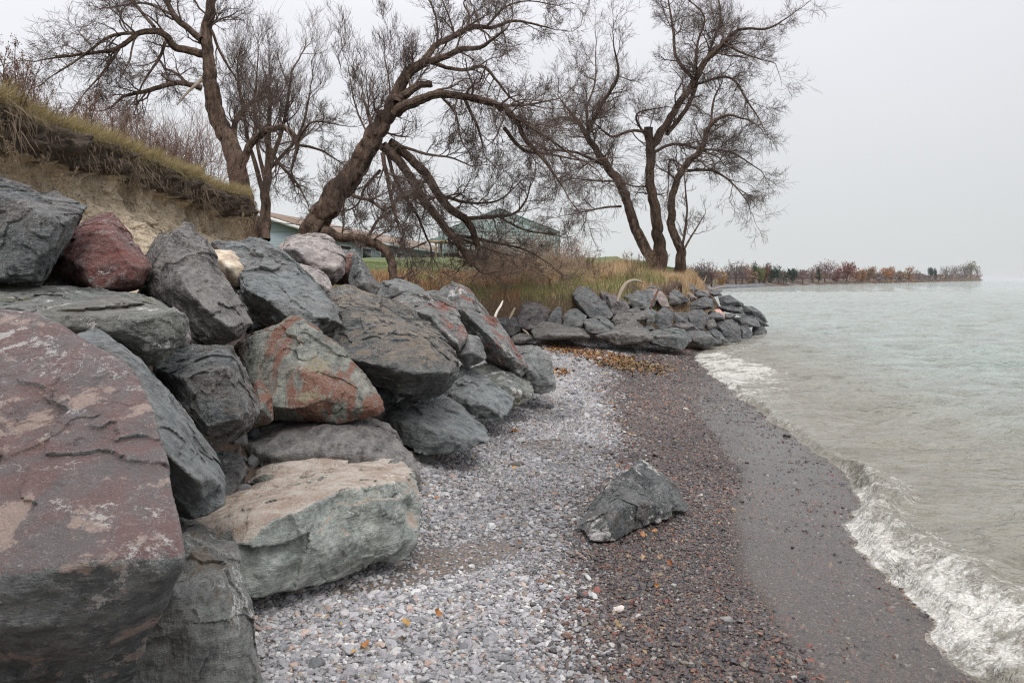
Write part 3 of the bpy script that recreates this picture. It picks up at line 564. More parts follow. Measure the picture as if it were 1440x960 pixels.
def rockmat(name, c1, c2, c3=None, c3amt=.0, white=.0, wscale=3.0, tan=None, tanamt=0., streak=(1, 1, 1), rot=(0, 0, 0), cap=None, scale=1.0, bump=1.0, rough=.72, pink=None, speck=.5, seed=0, wet=False, tint_=(.15, .115, .10)):
    scale *= 1.4
    m, nt, b, o = newmat(name); s = SH(nt); P = s.map(s.obj(), (1, 1, 1), (0, 0, 0), (seed * 3.1, seed * 1.7, seed * .9))
    Q = s.map(P, streak, rot)
    n1 = s.noise(Q, 2.4 * scale, 8, .62, .15); n2 = s.noise(Q, 6.5 * scale, 9, .68, 0); n3 = s.noise(P, 70 * scale, 5, .75)
    col = s.mix(s.rng(n1, .38, .62), c1, c2)
    hue = s.noise(s.map(P, (1, 1, 1), (0, 0, 0), (9, 2, 4)), 1.5 * scale, 7, .62, .1); col = s.mix(s.rng(hue, .48, .66, 0, .62), col, tint_); col = s.mix(s.rng(hue, .46, .34, 0, .4), col, (.12, .128, .12))
    bed = s.noise(s.map(P, (1, 1.2, 7), (seed * .7, .5 + seed * .4, .3)), 3.2 * scale, 9, .70, .1); col = s.mix(s.rng(bed, .54, .64, 0, .55), col, s.mix(.35, c2, (.46, .42, .37))); col = s.mix(s.rng(bed, .47, .40, 0, .5), col, tuple(c * .45 for c in c1))
    col = s.mix(s.rng(n2, .42, .68, 0, .6), col, tuple(min(1, c * 1.8) for c in c2))
    col = s.mix(s.rng(n2, .46, .30, 0, .7), col, tuple(c * .42 for c in c1))
    n4 = s.noise(P, 24 * scale, 8, .76, 0); col = s.mix(s.rng(n4, .52, .66, 0, .6), col, s.mix(.5, c2, (.42, .41, .39))); col = s.mix(s.rng(n4, .47, .35, 0, .6), col, tuple(c * .4 for c in c1))
    if c3 is not None: col = s.mix(s.rng(s.math('ADD', s.noise(Q, 1.5 * scale, 9, .68, .2), s.math('MULTIPLY', n2, .25)), .78 - c3amt * .4, .86 - c3amt * .4), col, s.mix(s.rng(n3, .35, .65), c3, tuple(c * .6 for c in c3)))
    if cap is not None:
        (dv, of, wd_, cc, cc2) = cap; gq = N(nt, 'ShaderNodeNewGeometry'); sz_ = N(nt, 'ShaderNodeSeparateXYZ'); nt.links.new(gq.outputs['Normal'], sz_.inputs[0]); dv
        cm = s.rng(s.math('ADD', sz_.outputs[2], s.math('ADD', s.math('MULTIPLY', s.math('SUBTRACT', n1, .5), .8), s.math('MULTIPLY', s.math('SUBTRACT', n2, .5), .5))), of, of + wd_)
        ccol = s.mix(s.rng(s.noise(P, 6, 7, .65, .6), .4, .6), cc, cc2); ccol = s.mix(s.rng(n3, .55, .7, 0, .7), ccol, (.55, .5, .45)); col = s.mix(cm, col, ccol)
    if tan is not None: col = s.mix(s.rng(s.math('ADD', s.noise(s.map(P, (1, 1, 1), (0, 0, 0), (5, 5, 5)), 1.9 * scale, 9, .70, .1), s.math('MULTIPLY', n2, .2)), .76 - tanamt * .4, .80 - tanamt * .4), col, s.mix(s.rng(n3, .35, .65), tan, tuple(c * .7 for c in tan)))
    if white > 0:
        vn = s.noise(s.map(P, (1, 1, 1), (0, 0, 0), (2, 8, 1)), wscale, 7, .62, .4); vein = s.rng(s.math('ABSOLUTE', s.math('SUBTRACT', vn, .5)), .009, .0)
        msk = s.rng(s.noise(P, 1.7, 3), .52, .62); col = s.mix(s.math('MULTIPLY', s.math('MULTIPLY', vein, msk), min(1, white)), col, (.52, .51, .49))
        scr = s.rng(s.math('ADD', s.noise(s.map(P, (1, 1.5, 1), (.4, .7, 1.1)), 5.5, 10, .78, 0), s.math('MULTIPLY', s.noise(P, 1.3, 3), .6)), .995 - white * .055, 1.025 - white * .055)
        fine = s.rng(s.math('ABSOLUTE', s.math('SUBTRACT', s.noise(s.map(P, (1, 1.4, .8), (.9, .3, .2)), 9, 6, .65, .3), .5)), .010, .0); col = s.mix(s.math('MULTIPLY', s.math('MULTIPLY', fine, s.rng(s.noise(P, 2.3, 4), .47, .58)), .55), col, (.46, .45, .43))
        col = s.mix(s.math('MULTIPLY', scr, .85), col, (.60, .575, .55))
    sp = s.rng(s.noise(P, 34, 7, .8), .58, .64); col = s.mix(s.math('MULTIPLY', sp, speck * .6), col, (.34, .33, .31))
    gp = N(nt, 'ShaderNodeNewGeometry'); pt = s.rng(gp.outputs['Pointiness'], .515, .56); col = s.mix(s.math('MULTIPLY', s.math('MULTIPLY', pt, s.rng(n3, .4, .6)), .45), col, (.36, .36, .345))
    hsn = N(nt, 'ShaderNodeHueSaturation'); hsn.inputs['Saturation'].default_value = 1.06; hsn.inputs['Value'].default_value = 1.42; nt.links.new(col, hsn.inputs['Color'])
    nt.links.new(hsn.outputs[0], b.inputs['Base Color']); nt.links.new(s.rng(n2, .3, .7, rough - .12, rough + .12), b.inputs['Roughness'])
    b.inputs['Specular IOR Level'].default_value = .5 if not wet else .8
    crack = s.rng(s.vor(s.map(Q, (1, 1, 1), (.3, .2, .1)), 4.2 * scale, 'DISTANCE_TO_EDGE'), 0, .035); crk = s.math('MULTIPLY', s.math('SUBTRACT', crack, 1.0), s.rng(s.noise(P, 2.6, 2), .5, .6))
    hgt = s.math('ADD', s.math('ADD', s.math('MULTIPLY', n2, .7), s.math('MULTIPLY', n3, .22)), s.math('ADD', s.math('ADD', s.math('MULTIPLY', bed, .55), s.math('MULTIPLY', n4, .40)), s.math('MULTIPLY', crk, .10)))
    hgt = s.math('ADD', hgt, s.math('MULTIPLY', s.noise(P, 190, 3, .7), .05)); nt.links.new(s.bump(hgt, 1.0 * bump, .11), b.inputs['Normal'])
    return m
SL = (.068, .078, .080); SL2 = (.125, .138, .138)
RM = dict(
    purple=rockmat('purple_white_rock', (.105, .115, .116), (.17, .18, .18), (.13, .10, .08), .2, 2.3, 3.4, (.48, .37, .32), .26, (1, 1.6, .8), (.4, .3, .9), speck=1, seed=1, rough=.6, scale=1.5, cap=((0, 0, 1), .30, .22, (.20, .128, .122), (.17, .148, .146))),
    slate=rockmat('blue_grey_slate', (.11, .122, .125), (.18, .195, .196), white=.3, streak=(1, 2.2, 1), rot=(.5, .4, .3), speck=.6, seed=2, rough=.62),
    veined=rockmat('grey_green_veined', (.115, .122, .116), (.18, .187, .178), (.19, .155, .12), .22, 1.0, 2.2, seed=3, speck=.8, streak=(2, 1, .6), rough=.6),
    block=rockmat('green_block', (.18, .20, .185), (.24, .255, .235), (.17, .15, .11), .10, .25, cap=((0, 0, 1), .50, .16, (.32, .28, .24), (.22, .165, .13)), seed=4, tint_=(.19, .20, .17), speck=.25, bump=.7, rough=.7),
    brown=rockmat('brown_grey', (.105, .098, .095), (.18, .168, .158), (.20, .14, .10), .12, .5, seed=5, streak=(2.4, 1, .6), rot=(0, .7, .2), speck=.9),
    dark=rockmat('dark_charcoal', (.05, .057, .06), (.11, .118, .119), (.14, .10, .08), .14, .4, seed=6, streak=(1, 1.5, 2), rot=(.2, .5, 0), rough=.6),
    striped=rockmat('rust_striped', (.13, .14, .125), (.20, .205, .175), (.22, .11, .075), .42, .3, seed=7, streak=(3.2, .6, 1.2), rot=(0, .55, 0), tan=(.27, .235, .155), tanamt=.18, scale=.75, speck=.3),
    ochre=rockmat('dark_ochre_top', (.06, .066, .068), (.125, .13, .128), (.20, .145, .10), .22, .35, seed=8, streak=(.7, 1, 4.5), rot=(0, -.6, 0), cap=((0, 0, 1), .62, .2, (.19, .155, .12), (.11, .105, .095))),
    red=rockmat('dark_red', (.10, .034, .03), (.16, .062, .052), (.06, .055, .057), .18, .5, tan=(.28, .18, .15), tanamt=.05, seed=9, speck=1, tint_=(.07, .045, .045)),
    olive=rockmat('olive_slab', (.105, .115, .108), (.165, .17, .15), (.17, .15, .08), .2, 1.2, seed=10, streak=(.8, 1, 2.4), speck=.8),
    tan=rockmat('tan_granite', (.34, .27, .20), (.42, .35, .27), tint_=(.36, .27, .2), speck=.9, seed=11, bump=.6),
    quartz=rockmat('pinkish_white', tint_=(.26, .19, .17), c1=(.25, .215, .205), c2=(.36, .325, .305), c3=(.12, .10, .10), c3amt=.26, white=.8, seed=12, streak=(1, 1, 1.5), speck=.5),
    grey=rockmat('mid_grey', (.11, .115, .115), (.17, .175, .17), (.20, .14, .12), .15, .6, seed=13),
    redpatch=rockmat('grey_red_patch', (.10, .108, .108), (.165, .17, .162), (.24, .10, .075), .34, .8, seed=14),
    pink=rockmat('pink_stone', (.36, .19, .155), (.42, .25, .21), tint_=(.4, .22, .18), seed=15, bump=.6, speck=.3),
    far1=rockmat('far_slate', (.056, .062, .065), (.099, .105, .109), (.15, .115, .10), .1, .4, seed=16, speck=.5),
    far2=rockmat('far_dark', (.033, .035, .038), (.065, .068, .070), (.11, .07, .06), .1, .3, seed=17, rough=.5),
    far3=rockmat('far_brown', (.079, .075, .070), (.131, .122, .112), seed=18),
    far4=rockmat('far_green_grey', (.065, .075, .075), (.108, .118, .114), seed=19),
    far5=rockmat('far_mauve', (.075, .064, .068), (.126, .111, .112), seed=20),
    wetrock=rockmat('wet_black_rock', tint_=(.04, .035, .032), c1=(.020, .022, .025), c2=(.05, .053, .057), seed=21, rough=.28, wet=True, speck=.2),
    pinkgrey=rockmat('pink_grey_slab', (.17, .13, .12), (.23, .185, .17), seed=22))
BG = 'riprap boulders piled on the left of the beach'
LIST = [
 ('purple', [(-90,438,3.34),(0,436,3.32),(60,447,3.24),(120,474,3.1),(165,500,2.98),(200,545,2.79),(222,600,2.6),(234,690,2.33),(252,745,2.2),(260,782,2.2),(244,830,2.32),(190,885,2.45),(172,930,2.55),(150,1030,2.85),(-90,1030,2.85)], 3.45, 2.85, 1.0, [(-90,805,2.06),(0,803,2.05),(90,797,2.04),(160,782,2.07),(240,787,2.12),(60,600,2.58),(-90,900,2.10),(20,895,2.10),(120,875,2.14),(190,850,2.20)], 8, None, 'huge purplish boulder streaked with white and peach, filling the lower left corner'),
 ('slate', [(90,466),(160,470),(195,497),(245,558),(262,600),(285,650),(320,684),(318,712),(268,738),(228,705),(140,650)], 3.7, 3.1, .7, [(240,640,2.9),(300,690,2.92),(180,540,3.1)], 8, None, 'smooth blue-grey slate slab leaning out behind the huge purplish boulder'),
 ('veined', [(225,760),(262,747),(330,788),(350,850),(355,915),(374,1020),(130,1020),(150,930),(190,880)], 3.05, 2.55, .8, [(250,835,2.7),(300,805,2.78)], 8, None, 'grey-green slab with a thin white vein, lowest rock at the bottom edge beside the shingle'),
 ('block', [(262,748,3.75),(325,697,4.3),(380,674,4.6),(440,656,4.9),(505,641,5.1),(545,647,5.1),(584,660,4.9),(594,700,4.6),(594,748,4.45),(567,786,4.25),(480,813,3.95),(400,834,3.65),(352,850,3.45),(332,800,3.5),(298,768,3.6)], 4.7, 3.6, .75, [(350,778,3.45),(400,722,3.6),(470,692,3.88),(560,674,4.3),(480,800,3.78),(575,755,4.22)], 8, None, 'large block boulder with smooth green side and tan top, on the shingle edge'),
 ('brown', [(305,628),(350,600),(400,588),(470,584),(515,590),(560,618),(590,652),(588,690),(500,710),(360,700),(318,668)], 5.5, 4.9, 1.1, [(380,640,4.75),(520,640,4.9),(470,612,4.95)], 7, (0,.3,1), 'long low grey-brown boulder directly behind the green block boulder'),
 ('dark', [(212,515),(250,498),(290,486),(320,489),(346,525),(366,577),(355,600),(312,625),(290,629),(258,587),(225,542)], 4.6, 4.3, .8, [(270,532,4.1),(322,520,4.15),(337,590,4.1),(290,602,4.05)], 8, None, 'dark angular boulder with rusty right face, left of the rust-striped boulder'),
 ('striped', [(328,485),(370,463),(420,458),(452,472),(500,520),(532,560),(543,585),(500,593),(420,590),(370,592),(350,560),(338,520)], 5.9, 5.3, .9, [(405,505,5.35),(482,562,5.15),(380,572,5.1)], 8, None, 'rounded boulder with rust-red stripes on greenish grey, centre of the pile'),
 ('ochre', [(460,410),(500,403),(560,438),(622,474),(645,503),(641,530),(612,556),(562,561),(518,537),(468,492),(452,450)], 7.2, 6.5, 1.2, [(480,500,6.3),(560,525,6.0),(628,522,6.15),(505,440,6.6),(602,482,6.35)], 8, (.5,.0,1), 'big dark boulder with ochre-streaked top overhanging the dark gap'),
 ('slate', [(300,345),(340,337),(375,340),(400,357),(450,408),(475,431),(484,480),(452,470),(380,464),(348,447),(328,402)], 7.2, 6.6, 1.0, [(345,408,6.4),(442,457,6.2),(395,435,6.2),(478,440,6.5)], 8, (.7,-.2,.8), 'sloping blue-grey slate boulder high in the pile below the pinkish-white one'),
 ('brown', [(214,350),(232,325),(260,313),(290,333),(312,375),(335,425),(353,458),(330,484),(285,489),(250,457),(212,418),(200,398)], 5.9, 5.3, .9, [(262,402,5.1),(322,457,5.0),(300,442,5.0),(235,372,5.35)], 8, (1,0,.4), 'tall grey-brown boulder leaning right beside the dark red boulder'),
 ('red', [(72,345),(112,313),(155,299),(187,330),(213,378),(200,402),(140,411),(100,399),(74,380)], 5.7, 5.3, .9, [(105,367,5.12),(137,407,5.0),(187,382,5.1),(150,320,5.32)], 7, None, 'dark red boulder wedged high on the left under the sandy bank'),
 ('dark', [(-70,246),(0,250),(60,265),(120,289),(117,302),(90,320),(77,372),(55,401),(-70,406)], 5.3, 4.75, 1.0, [(0,272,4.9),(62,302,4.62),(82,322,4.6),(0,392,4.5),(50,394,4.55)], 8, (.3,-.1,1), 'dark flaky boulder at the left edge, highest in the pile'),
 ('olive', [(-70,408),(0,403),(60,401),(110,406),(190,413),(238,429),(259,445),(255,490),(216,517),(185,502),(130,474),(-70,468)], 4.7, 3.95, .9, [(150,472,3.82),(236,442,3.92),(0,445,3.82)], 8, (.1,.1,1), 'flat olive-grey slab with a white patch, resting on the huge purplish boulder'),
 ('tan', [(292,350),(325,351),(348,375),(340,405),(318,397),(300,370)], 7.0, 6.7, .6, [(322,377,6.5)], 6, None, 'smooth rounded tan granite stone tucked behind the tall leaning boulder'),
 ('quartz', [(388,349),(405,332),(440,326),(468,334),(486,360),(486,386),(470,401),(440,388),(405,370)], 8.3, 7.8, .9, [(420,352,7.65),(472,377,7.6),(440,372,7.5)], 7, None, 'pinkish-white boulder on top of the pile below the leaning tree'),
 ('quartz', [(415,372),(445,376),(462,393),(469,408),(450,420),(428,400)], 7.4, 7.1, .5, [(445,397,6.95)], 6, None, 'small pale pink rock under the pinkish-white boulder'),
 ('dark', [(491,410),(495,362),(503,356),(520,385),(533,403),(525,421),(505,416)], 8.0, 7.7, .5, [(512,397,7.5)], 6, None, 'narrow dark pointed rock standing upright right of the pinkish-white boulder'),
 ('redpatch', [(476,352),(499,351),(502,378),(494,402),(474,398)], 8.3, 8.1, .4, [(487,377,7.95)], 6, None, 'small reddish stone squeezed beside the narrow upright rock'),
 ('grey', [(530,398),(560,391),(592,405),(606,420),(565,434),(532,420)], 10., 9.7, .8, [(565,410,9.5)], 6, None, 'pale grey-tan boulder against the brown weeds behind the pile'),
 ('redpatch', [(533,428),(570,412),(612,410),(643,440),(657,470),(645,495),(600,475),(560,452)], 8.9, 8.2, .8, [(600,440,8.15),(640,480,8.0)], 7, (0,.2,1), 'grey boulder with a red patch and white edge behind the big dark one'),
 ('redpatch', [(608,420),(640,394),(656,402),(683,438),(713,468),(743,518),(730,529),(700,512),(678,504),(650,480),(622,447)], 9.8, 9.1, .8, [(648,432,9.1),(718,503,8.8)], 8, None, 'tall triangular boulder with a brown ridge, sloping down to the beach'),
 ('grey', [(641,500),(660,470),(673,476),(684,505),(657,517)], 8.4, 8.2, .5, [(663,495,8.0)], 6, (1,0,.2), 'small squarish ribbed rock at the foot of the tall triangular boulder'),
 ('slate', [(540,582),(580,557),(608,555),(642,576),(672,600),(689,620),(665,637),(600,642),(568,628),(548,604)], 7.1, 6.3, .9, [(600,602,6.25),(566,592,6.4)], 7, (.3,.2,1), 'low wedge of grey slate on the shingle right of the rust-striped boulder'),
 ('slate', [(618,548),(648,516),(685,530),(722,560),(716,591),(672,594),(636,574)], 8.4, 7.7, .9, [(662,562,7.6)], 7, None, 'grey-blue slab under the overhanging dark boulder, edge on the shingle'),
 ('olive', [(655,520),(690,511),(725,527),(749,548),(746,558),(716,578),(680,556)], 9.2, 8.5, .8, [(715,545,8.45)], 7, None, 'low greenish slab with white scribble marks at the shingle edge'),
 ('grey', [(712,497),(735,486),(758,487),(776,510),(782,547),(760,555),(735,551),(718,530)], 10.1, 9.5, .8, [(745,520,9.4)], 7, None, 'last grey boulder of the near pile, farthest along the beach'),
 ('brown', [(56,392),(80,379),(105,386),(109,410),(60,412)], 5.6, 5.4, .4, [(82,397,5.3)], 6, None, 'small brown stone in the gap below the dark red boulder'),
 ('quartz', [(240,432),(262,446),(270,478),(258,500),(244,480)], 4.9, 4.7, .3, [(258,470,4.6)], 6, None, 'small pale splinter stone at the right end of the olive slab'),
 ('striped', [(345,562),(362,536),(382,556),(384,592),(355,602)], 5.15, 5.0, .3, [(367,572,4.85)], 6, None, 'small orange-topped stone wedged against the rust-striped boulder'),
 ('dark', [(200,395),(240,400),(290,470),(330,520),(250,520),(190,430)], 5.9, 5.7, .6, [], 6, None, 'shadowed dark boulder deep behind the olive slab'),
 ('dark', [(440,455),(520,500),(560,560),(540,600),(470,560),(410,480)], 7.6, 7.0, .8, [], 6, None, 'shadowed dark boulder deep in the gap under the ochre-streaked one'),
 ('dark', [(255,690),(300,640),(350,650),(330,720),(280,740)], 4.6, 4.4, .5, [], 6, None, 'small shadowed rock in the gap between slate slab and green block'),
]
for i, (mt, ol, Yt, Yb, th, fr_p, sb, st, lab) in enumerate(LIST):
    rock('boulder', ol, Yt, Yb, th, fr_p, RM[mt], lab, 'boulder', BG, sb, 10 + i * 5, .5 if i == 0 else .85 if mt in ('block', 'striped', 'tan') else 1.0, st, 0, .55 if mt in ('tan',) else .12 if mt in ('quartz', 'block') else 0)
STRAY = rockmat('stray_rock', (.042, .048, .05), (.095, .10, .099), (.13, .085, .06), .24, 2.4, 3.2, seed=23, rough=.6, speck=1)
rock('boulder', [(810,737,5.15),(828,710,5.4),(862,672,5.7),(896,649,5.75),(912,658,5.75),(943,671,5.8),(957,687,5.75),(971,714,5.68),(962,719,5.6),(912,731,5.3),(880,748,5.1),(860,762,4.95),(826,760,4.92)], 5.5, 4.9, .34, [(872,690,5.25),(850,735,4.92),(882,668,5.5),(905,705,5.25)], STRAY, 'lone dark jagged wedge of rock with white flecks lying out on the open beach', 'boulder', None, 8, 333, 1.1)

# far group of boulders on the little point
r = np.random.default_rng(610); n = 5200; y_r = r.uniform(2.4, 10.5, n); x_r = np.interp(y_r, TOE[:, 0], TOE[:, 1]) - r.uniform(.38, 3.6, n); sz_r = np.exp(r.normal(-3.0, .5, n))
col_r = np.array([(.11, .115, .115), (.16, .16, .155), (.20, .17, .15), (.14, .10, .09), (.25, .24, .23), (.08, .085, .09)])[r.choice(6, n)]
tag(pebble_field('rubble', np.stack([x_r, y_r, gz(x_r, y_r) + sz_r * .2], -1), np.stack([sz_r * 1.3, sz_r, sz_r * .75], -1), r.uniform(0, 6.28, (n, 3)), np.c_[col_r, np.zeros(n)], pm), 'broken stone rubble and cobbles filling the gaps under the boulders', 'rubble', kind='stuff')
def far_rocks():
    a = lambda u, v: (690 + u / 7.2, 380 + v / 7.2); b2 = lambda u, v: (860 + u / 6.26, 370 + v / 6.26)
    A = [
     ('far2', a, [(50,480),(150,460),(280,480),(310,590),(210,670),(150,640),(90,600)], 'dark boulder at the left end of the far pile by the white stick'),
     ('far5', a, [(300,260),(400,235),(520,270),(600,350),(620,400),(570,510),(480,580),(400,610),(300,580),(270,480),(310,380)], 'big rounded purplish-grey boulder near the left end of the far pile'),
     ('far1', a, [(540,260),(700,230),(800,245),(900,330),(880,400),(740,400),(640,380),(600,330)], 'bluish boulder with an orange stain just behind the small pointed rock'),
     ('far1', a, [(820,230),(900,175),(1000,185),(1140,310),(1230,450),(1200,490),(1000,480),(920,400),(860,310)], 'large leaning blue-grey slab below the mossy bank edge'),
     ('far1', a, [(560,545),(680,365),(720,380),(725,555)], 'small pointed rock right of the big rounded boulder'),
     ('far4', a, [(735,470),(790,400),(870,390),(960,460),(920,585),(740,570)], 'egg-shaped grey boulder below the orange-stained one'),
     ('far3', a, [(410,620),(490,560),(650,560),(830,595),(960,600),(1020,650),(1030,690),(800,690),(600,690),(460,700)], 'long low grey-brown boulder just behind the leaf litter'),
     ('far3', a, [(205,690),(290,640),(390,650),(470,695),(330,740),(230,735)], 'small low brownish boulder at the left foot of the far pile'),
     ('far4', a, [(940,520),(970,490),(1060,490),(1140,530),(1210,600),(1180,630),(1080,645),(980,620)], 'pale wedge boulder at the foot of the leaning slab'),
     ('far4', a, [(1080,470),(1160,480),(1240,540),(1250,610),(1190,590)], 'small greenish stone between the wedge and the rounded tan boulder'),
     ('far5', a, [(1110,210),(1200,240),(1270,260),(1380,320),(1400,390),(1240,450),(1150,330)], 'pinkish-grey boulder under the foot of the pale driftwood'),
     ('far3', a, [(1230,480),(1290,440),(1430,390),(1560,420),(1600,480),(1540,500),(1440,530),(1330,580),(1250,590)], 'rounded brownish boulder with pitted top, mid far pile'),
     ('far3', a, [(1060,660),(1250,600),(1400,540),(1460,520),(1620,640),(1640,720),(1500,745),(1300,750)], 'low peaked boulder at the edge of the leaf litter'),
     ('far4', b2, [(150,300),(230,245),(340,380),(310,410),(200,400),(150,360)], 'smooth upright grey boulder right of the pinkish-grey one'),
     ('far1', b2, [(80,290),(150,260),(180,270),(160,330),(110,320)], 'small grey stone at the very foot of the driftwood curve'),
     ('far1', b2, [(160,190),(300,170),(430,220),(400,270),(200,240)], 'flat grey rock with a white chip under the driftwood top'),
     ('pinkgrey', b2, [(330,210),(370,205),(440,250),(480,310),(520,400),(440,390),(400,330)], 'pink-topped sloping slab below the triple-stemmed tree'),
     ('far1', b2, [(200,240),(340,230),(400,300),(370,380),(350,390),(270,280)], 'grey rock propping up the thin rusty stake'),
     ('far4', b2, [(275,420),(340,390),(390,430),(380,520),(300,540)], 'dark greenish rock under the rusty stake'),
     ('far2', b2, [(380,450),(460,390),(540,420),(530,560),(420,580),(370,520)], 'squarish dark boulder in the middle of the far pile'),
     ('far3', b2, [(480,280),(560,260),(610,300),(600,360),(510,360)], 'light brownish rounded rock right of the pink-topped slab'),
     ('far1', b2, [(440,220),(540,215),(640,290),(690,340),(600,350),(520,270)], 'long grey rock sloping right just below the tree roots'),
     ('far2', b2, [(660,410),(700,350),(830,295),(890,330),(900,400),(780,410),(700,430)], 'broad dark boulder with pinkish sheen in the upper right pile'),
     ('far2', b2, [(640,450),(700,420),(820,420),(860,470),(800,590),(720,570)], 'angular dark boulder with a black face left of the pink stone'),
     ('far2', b2, [(540,440),(650,440),(680,530),(560,560)], 'shadowed boulder between two dark blocks in the far pile'),
     ('far5', b2, [(520,560),(600,500),(700,530),(780,600),(600,600)], 'mauve-grey rock just above the long low wave-washed boulder'),
     ('far4', b2, [(300,620),(400,590),(520,565),(640,600),(700,680),(610,770),(560,760),(480,700),(340,705)], 'wide grey boulder with a notched base where beach meets rocks'),
     ('far1', b2, [(560,570),(700,572),(850,610),(940,680),(930,712),(850,738),(760,722),(680,640)], 'long smooth boulder washed by foam at the water edge'),
     ('wetrock', b2, [(840,600),(900,570),(960,610),(1020,690),(960,718),(900,640)], 'wet pointed rock standing right of the foam-washed boulder'),
     ('far3', b2, [(820,560),(830,510),(900,495),(920,560),(850,590)], 'small brown rock with a flat face above the wet pointed one'),
     ('far2', b2, [(900,500),(1050,495),(1130,560),(1140,690),(1030,705),(980,620),(920,570)], 'big upright block standing in the water at the point'),
     ('wetrock', b2, [(1130,560),(1200,560),(1235,610),(1230,675),(1150,695)], 'wet black rounded rock in the water right of the upright block'),
     ('wetrock', b2, [(1240,560),(1340,550),(1365,600),(1350,665),(1260,690),(1230,640)], 'outermost low rock at the waterline of the point'),
     ('far1', b2, [(1060,490),(1180,470),(1290,520),(1310,560),(1130,562)], 'grey slab capping the rocks standing in the water'),
     ('wetrock', b2, [(1100,450),(1250,455),(1380,555),(1300,552)], 'thin wet slab sliding into the lake at the tip'),
     ('wetrock', b2, [(940,300),(1040,288),(1160,360),(1150,385),(1040,372),(960,370)], 'wet dark slab topmost on the seaward end'),
     ('wetrock', b2, [(930,380),(1060,375),(1160,400),(1150,445),(980,425)], 'flat wet slab second down on the seaward end'),
     ('wetrock', b2, [(1150,380),(1240,388),(1340,460),(1370,522),(1260,475),(1160,435)], 'sloping wet slab closest to open water'),
     ('pink', b2, [(900,410),(950,405),(1000,460),(990,487),(930,452)], 'small salmon-pink stone among wet black rocks'),
     ('far1', b2, [(820,470),(880,425),(960,450),(1000,492),(850,512)], 'bluish rock directly left of the salmon-pink stone'),
     ('far5', b2, [(640,190),(700,180),(760,230),(720,262),(650,235)], 'mauve rock right beside the tree base'),
     ('far2', b2, [(700,270),(760,235),(860,290),(760,305)], 'low dark rock on the skyline right of the tree base'),
     ('far2', b2, [(850,262),(930,240),(972,278),(900,292)], 'small dark stone farthest along the pile skyline'),
     ('far1', b2, [(200,110),(270,90),(330,150),(270,165)], 'blue-grey rock poking out of the grass above the driftwood'),
     ('pinkgrey', b2, [(660,260),(700,268),(752,312),(700,332)], 'small pinkish sloping rock below the mauve one'),
     ('far2', b2, [(260,560),(350,550),(380,590),(300,605)], 'small dark stone wedged above the notched grey boulder'),
     ('far2', b2, [(1000,445),(1100,450),(1070,492),(1000,492)], 'small black rock right of the salmon-pink stone'),
     ('pinkgrey', b2, [(780,238),(850,238),(862,282),(800,272)], 'small flat pinkish rock beside the tangled sticks'),
    ]
    for i, (mt, tf, ol, lab) in enumerate(A):
        pts = [tf(*p) for p in ol]; uc0 = np.mean(pts, axis=0); pts = [tuple(uc0 + (np.array(p) - uc0) * 1.04) for p in pts]; uc = sum(p[0] for p in pts) / len(pts); vb = max(p[1] for p in pts); vt = min(p[1] for p in pts)
        yb = np.interp(uc, [690, 850, 950, 1000, 1078], [18.6, 17.1, 18.4, 20.2, 24.6]); vbs = np.interp(uc, [690, 850, 960, 1000, 1078], [485, 487, 493, 485, 478])
        yb = yb + max(0, vbs - vb) * .048; yt = yb + (vb - vt) * .022
        px = (max(p[0] for p in pts) - min(p[0] for p in pts)) / F * yb
        rock('boulder', pts, yt, yb, max(.5, px * .8), [], RM[mt], lab, 'boulder', 'riprap boulders on the far point', 6 if px > .7 else 5, 700 + i * 5, 1.0, None, 0, .35 if mt in ('far5', 'far3', 'pink', 'far4') else .1)
far_rocks()

# ------------------------------------------------------------------ trees
m, nt, b, o = newmat('willow_bark'); s = SH(nt); P = s.obj()
bk_ = s.mix(s.rng(s.noise(s.map(P, (1, 1, .3)), 9, 6, .65), .35, .65), (.06, .042, .032), (.175, .12, .088)); bk_ = s.mix(s.rng(s.noise(P, 1.6, 4), .55, .75, 0, .5), bk_, (.16, .13, .10))
nt.links.new(bk_, b.inputs['Base Color']); b.inputs['Roughness'].default_value = .95; b.inputs['Specular IOR Level'].default_value = .2
nt.links.new(s.bump(s.math('ADD', s.noise(s.map(P, (1, 1, .22)), 22, 5, .7), s.math('MULTIPLY', s.vor(s.map(P, (1, 1, .3)), 26), .6)), 1.0, .06), b.inputs['Normal']); BARK = m
m, nt, b, o = newmat('twig_bark'); s = SH(nt); nt.links.new(s.mix(s.noise(s.obj(), .9, 3), (.078, .056, .049), (.165, .122, .102)), b.inputs['Base Color']); b.inputs['Roughness'].default_value = .9; b.inputs['Specular IOR Level'].default_value = .2; TWIG = m
m, nt, b, o = newmat('pale_twig'); s = SH(nt); nt.links.new(s.mix(s.noise(s.obj(), .9, 3), (.14, .11, .095), (.25, .20, .165)), b.inputs['Base Color']); b.inputs['Roughness'].default_value = .9; PTWIG = m
m, nt, b, o = newmat('dead_wood'); s = SH(nt); nt.links.new(s.mix(s.noise(s.map(s.obj(), (1, 1, .3)), 14, 4), (.22, .17, .13), (.34, .28, .22)), b.inputs['Base Color']); b.inputs['Roughness'].default_value = .85; nt.links.new(s.bump(s.noise(s.map(s.obj(), (1, 1, .3)), 40, 4), .5, .01), b.inputs['Normal']); DEAD = m

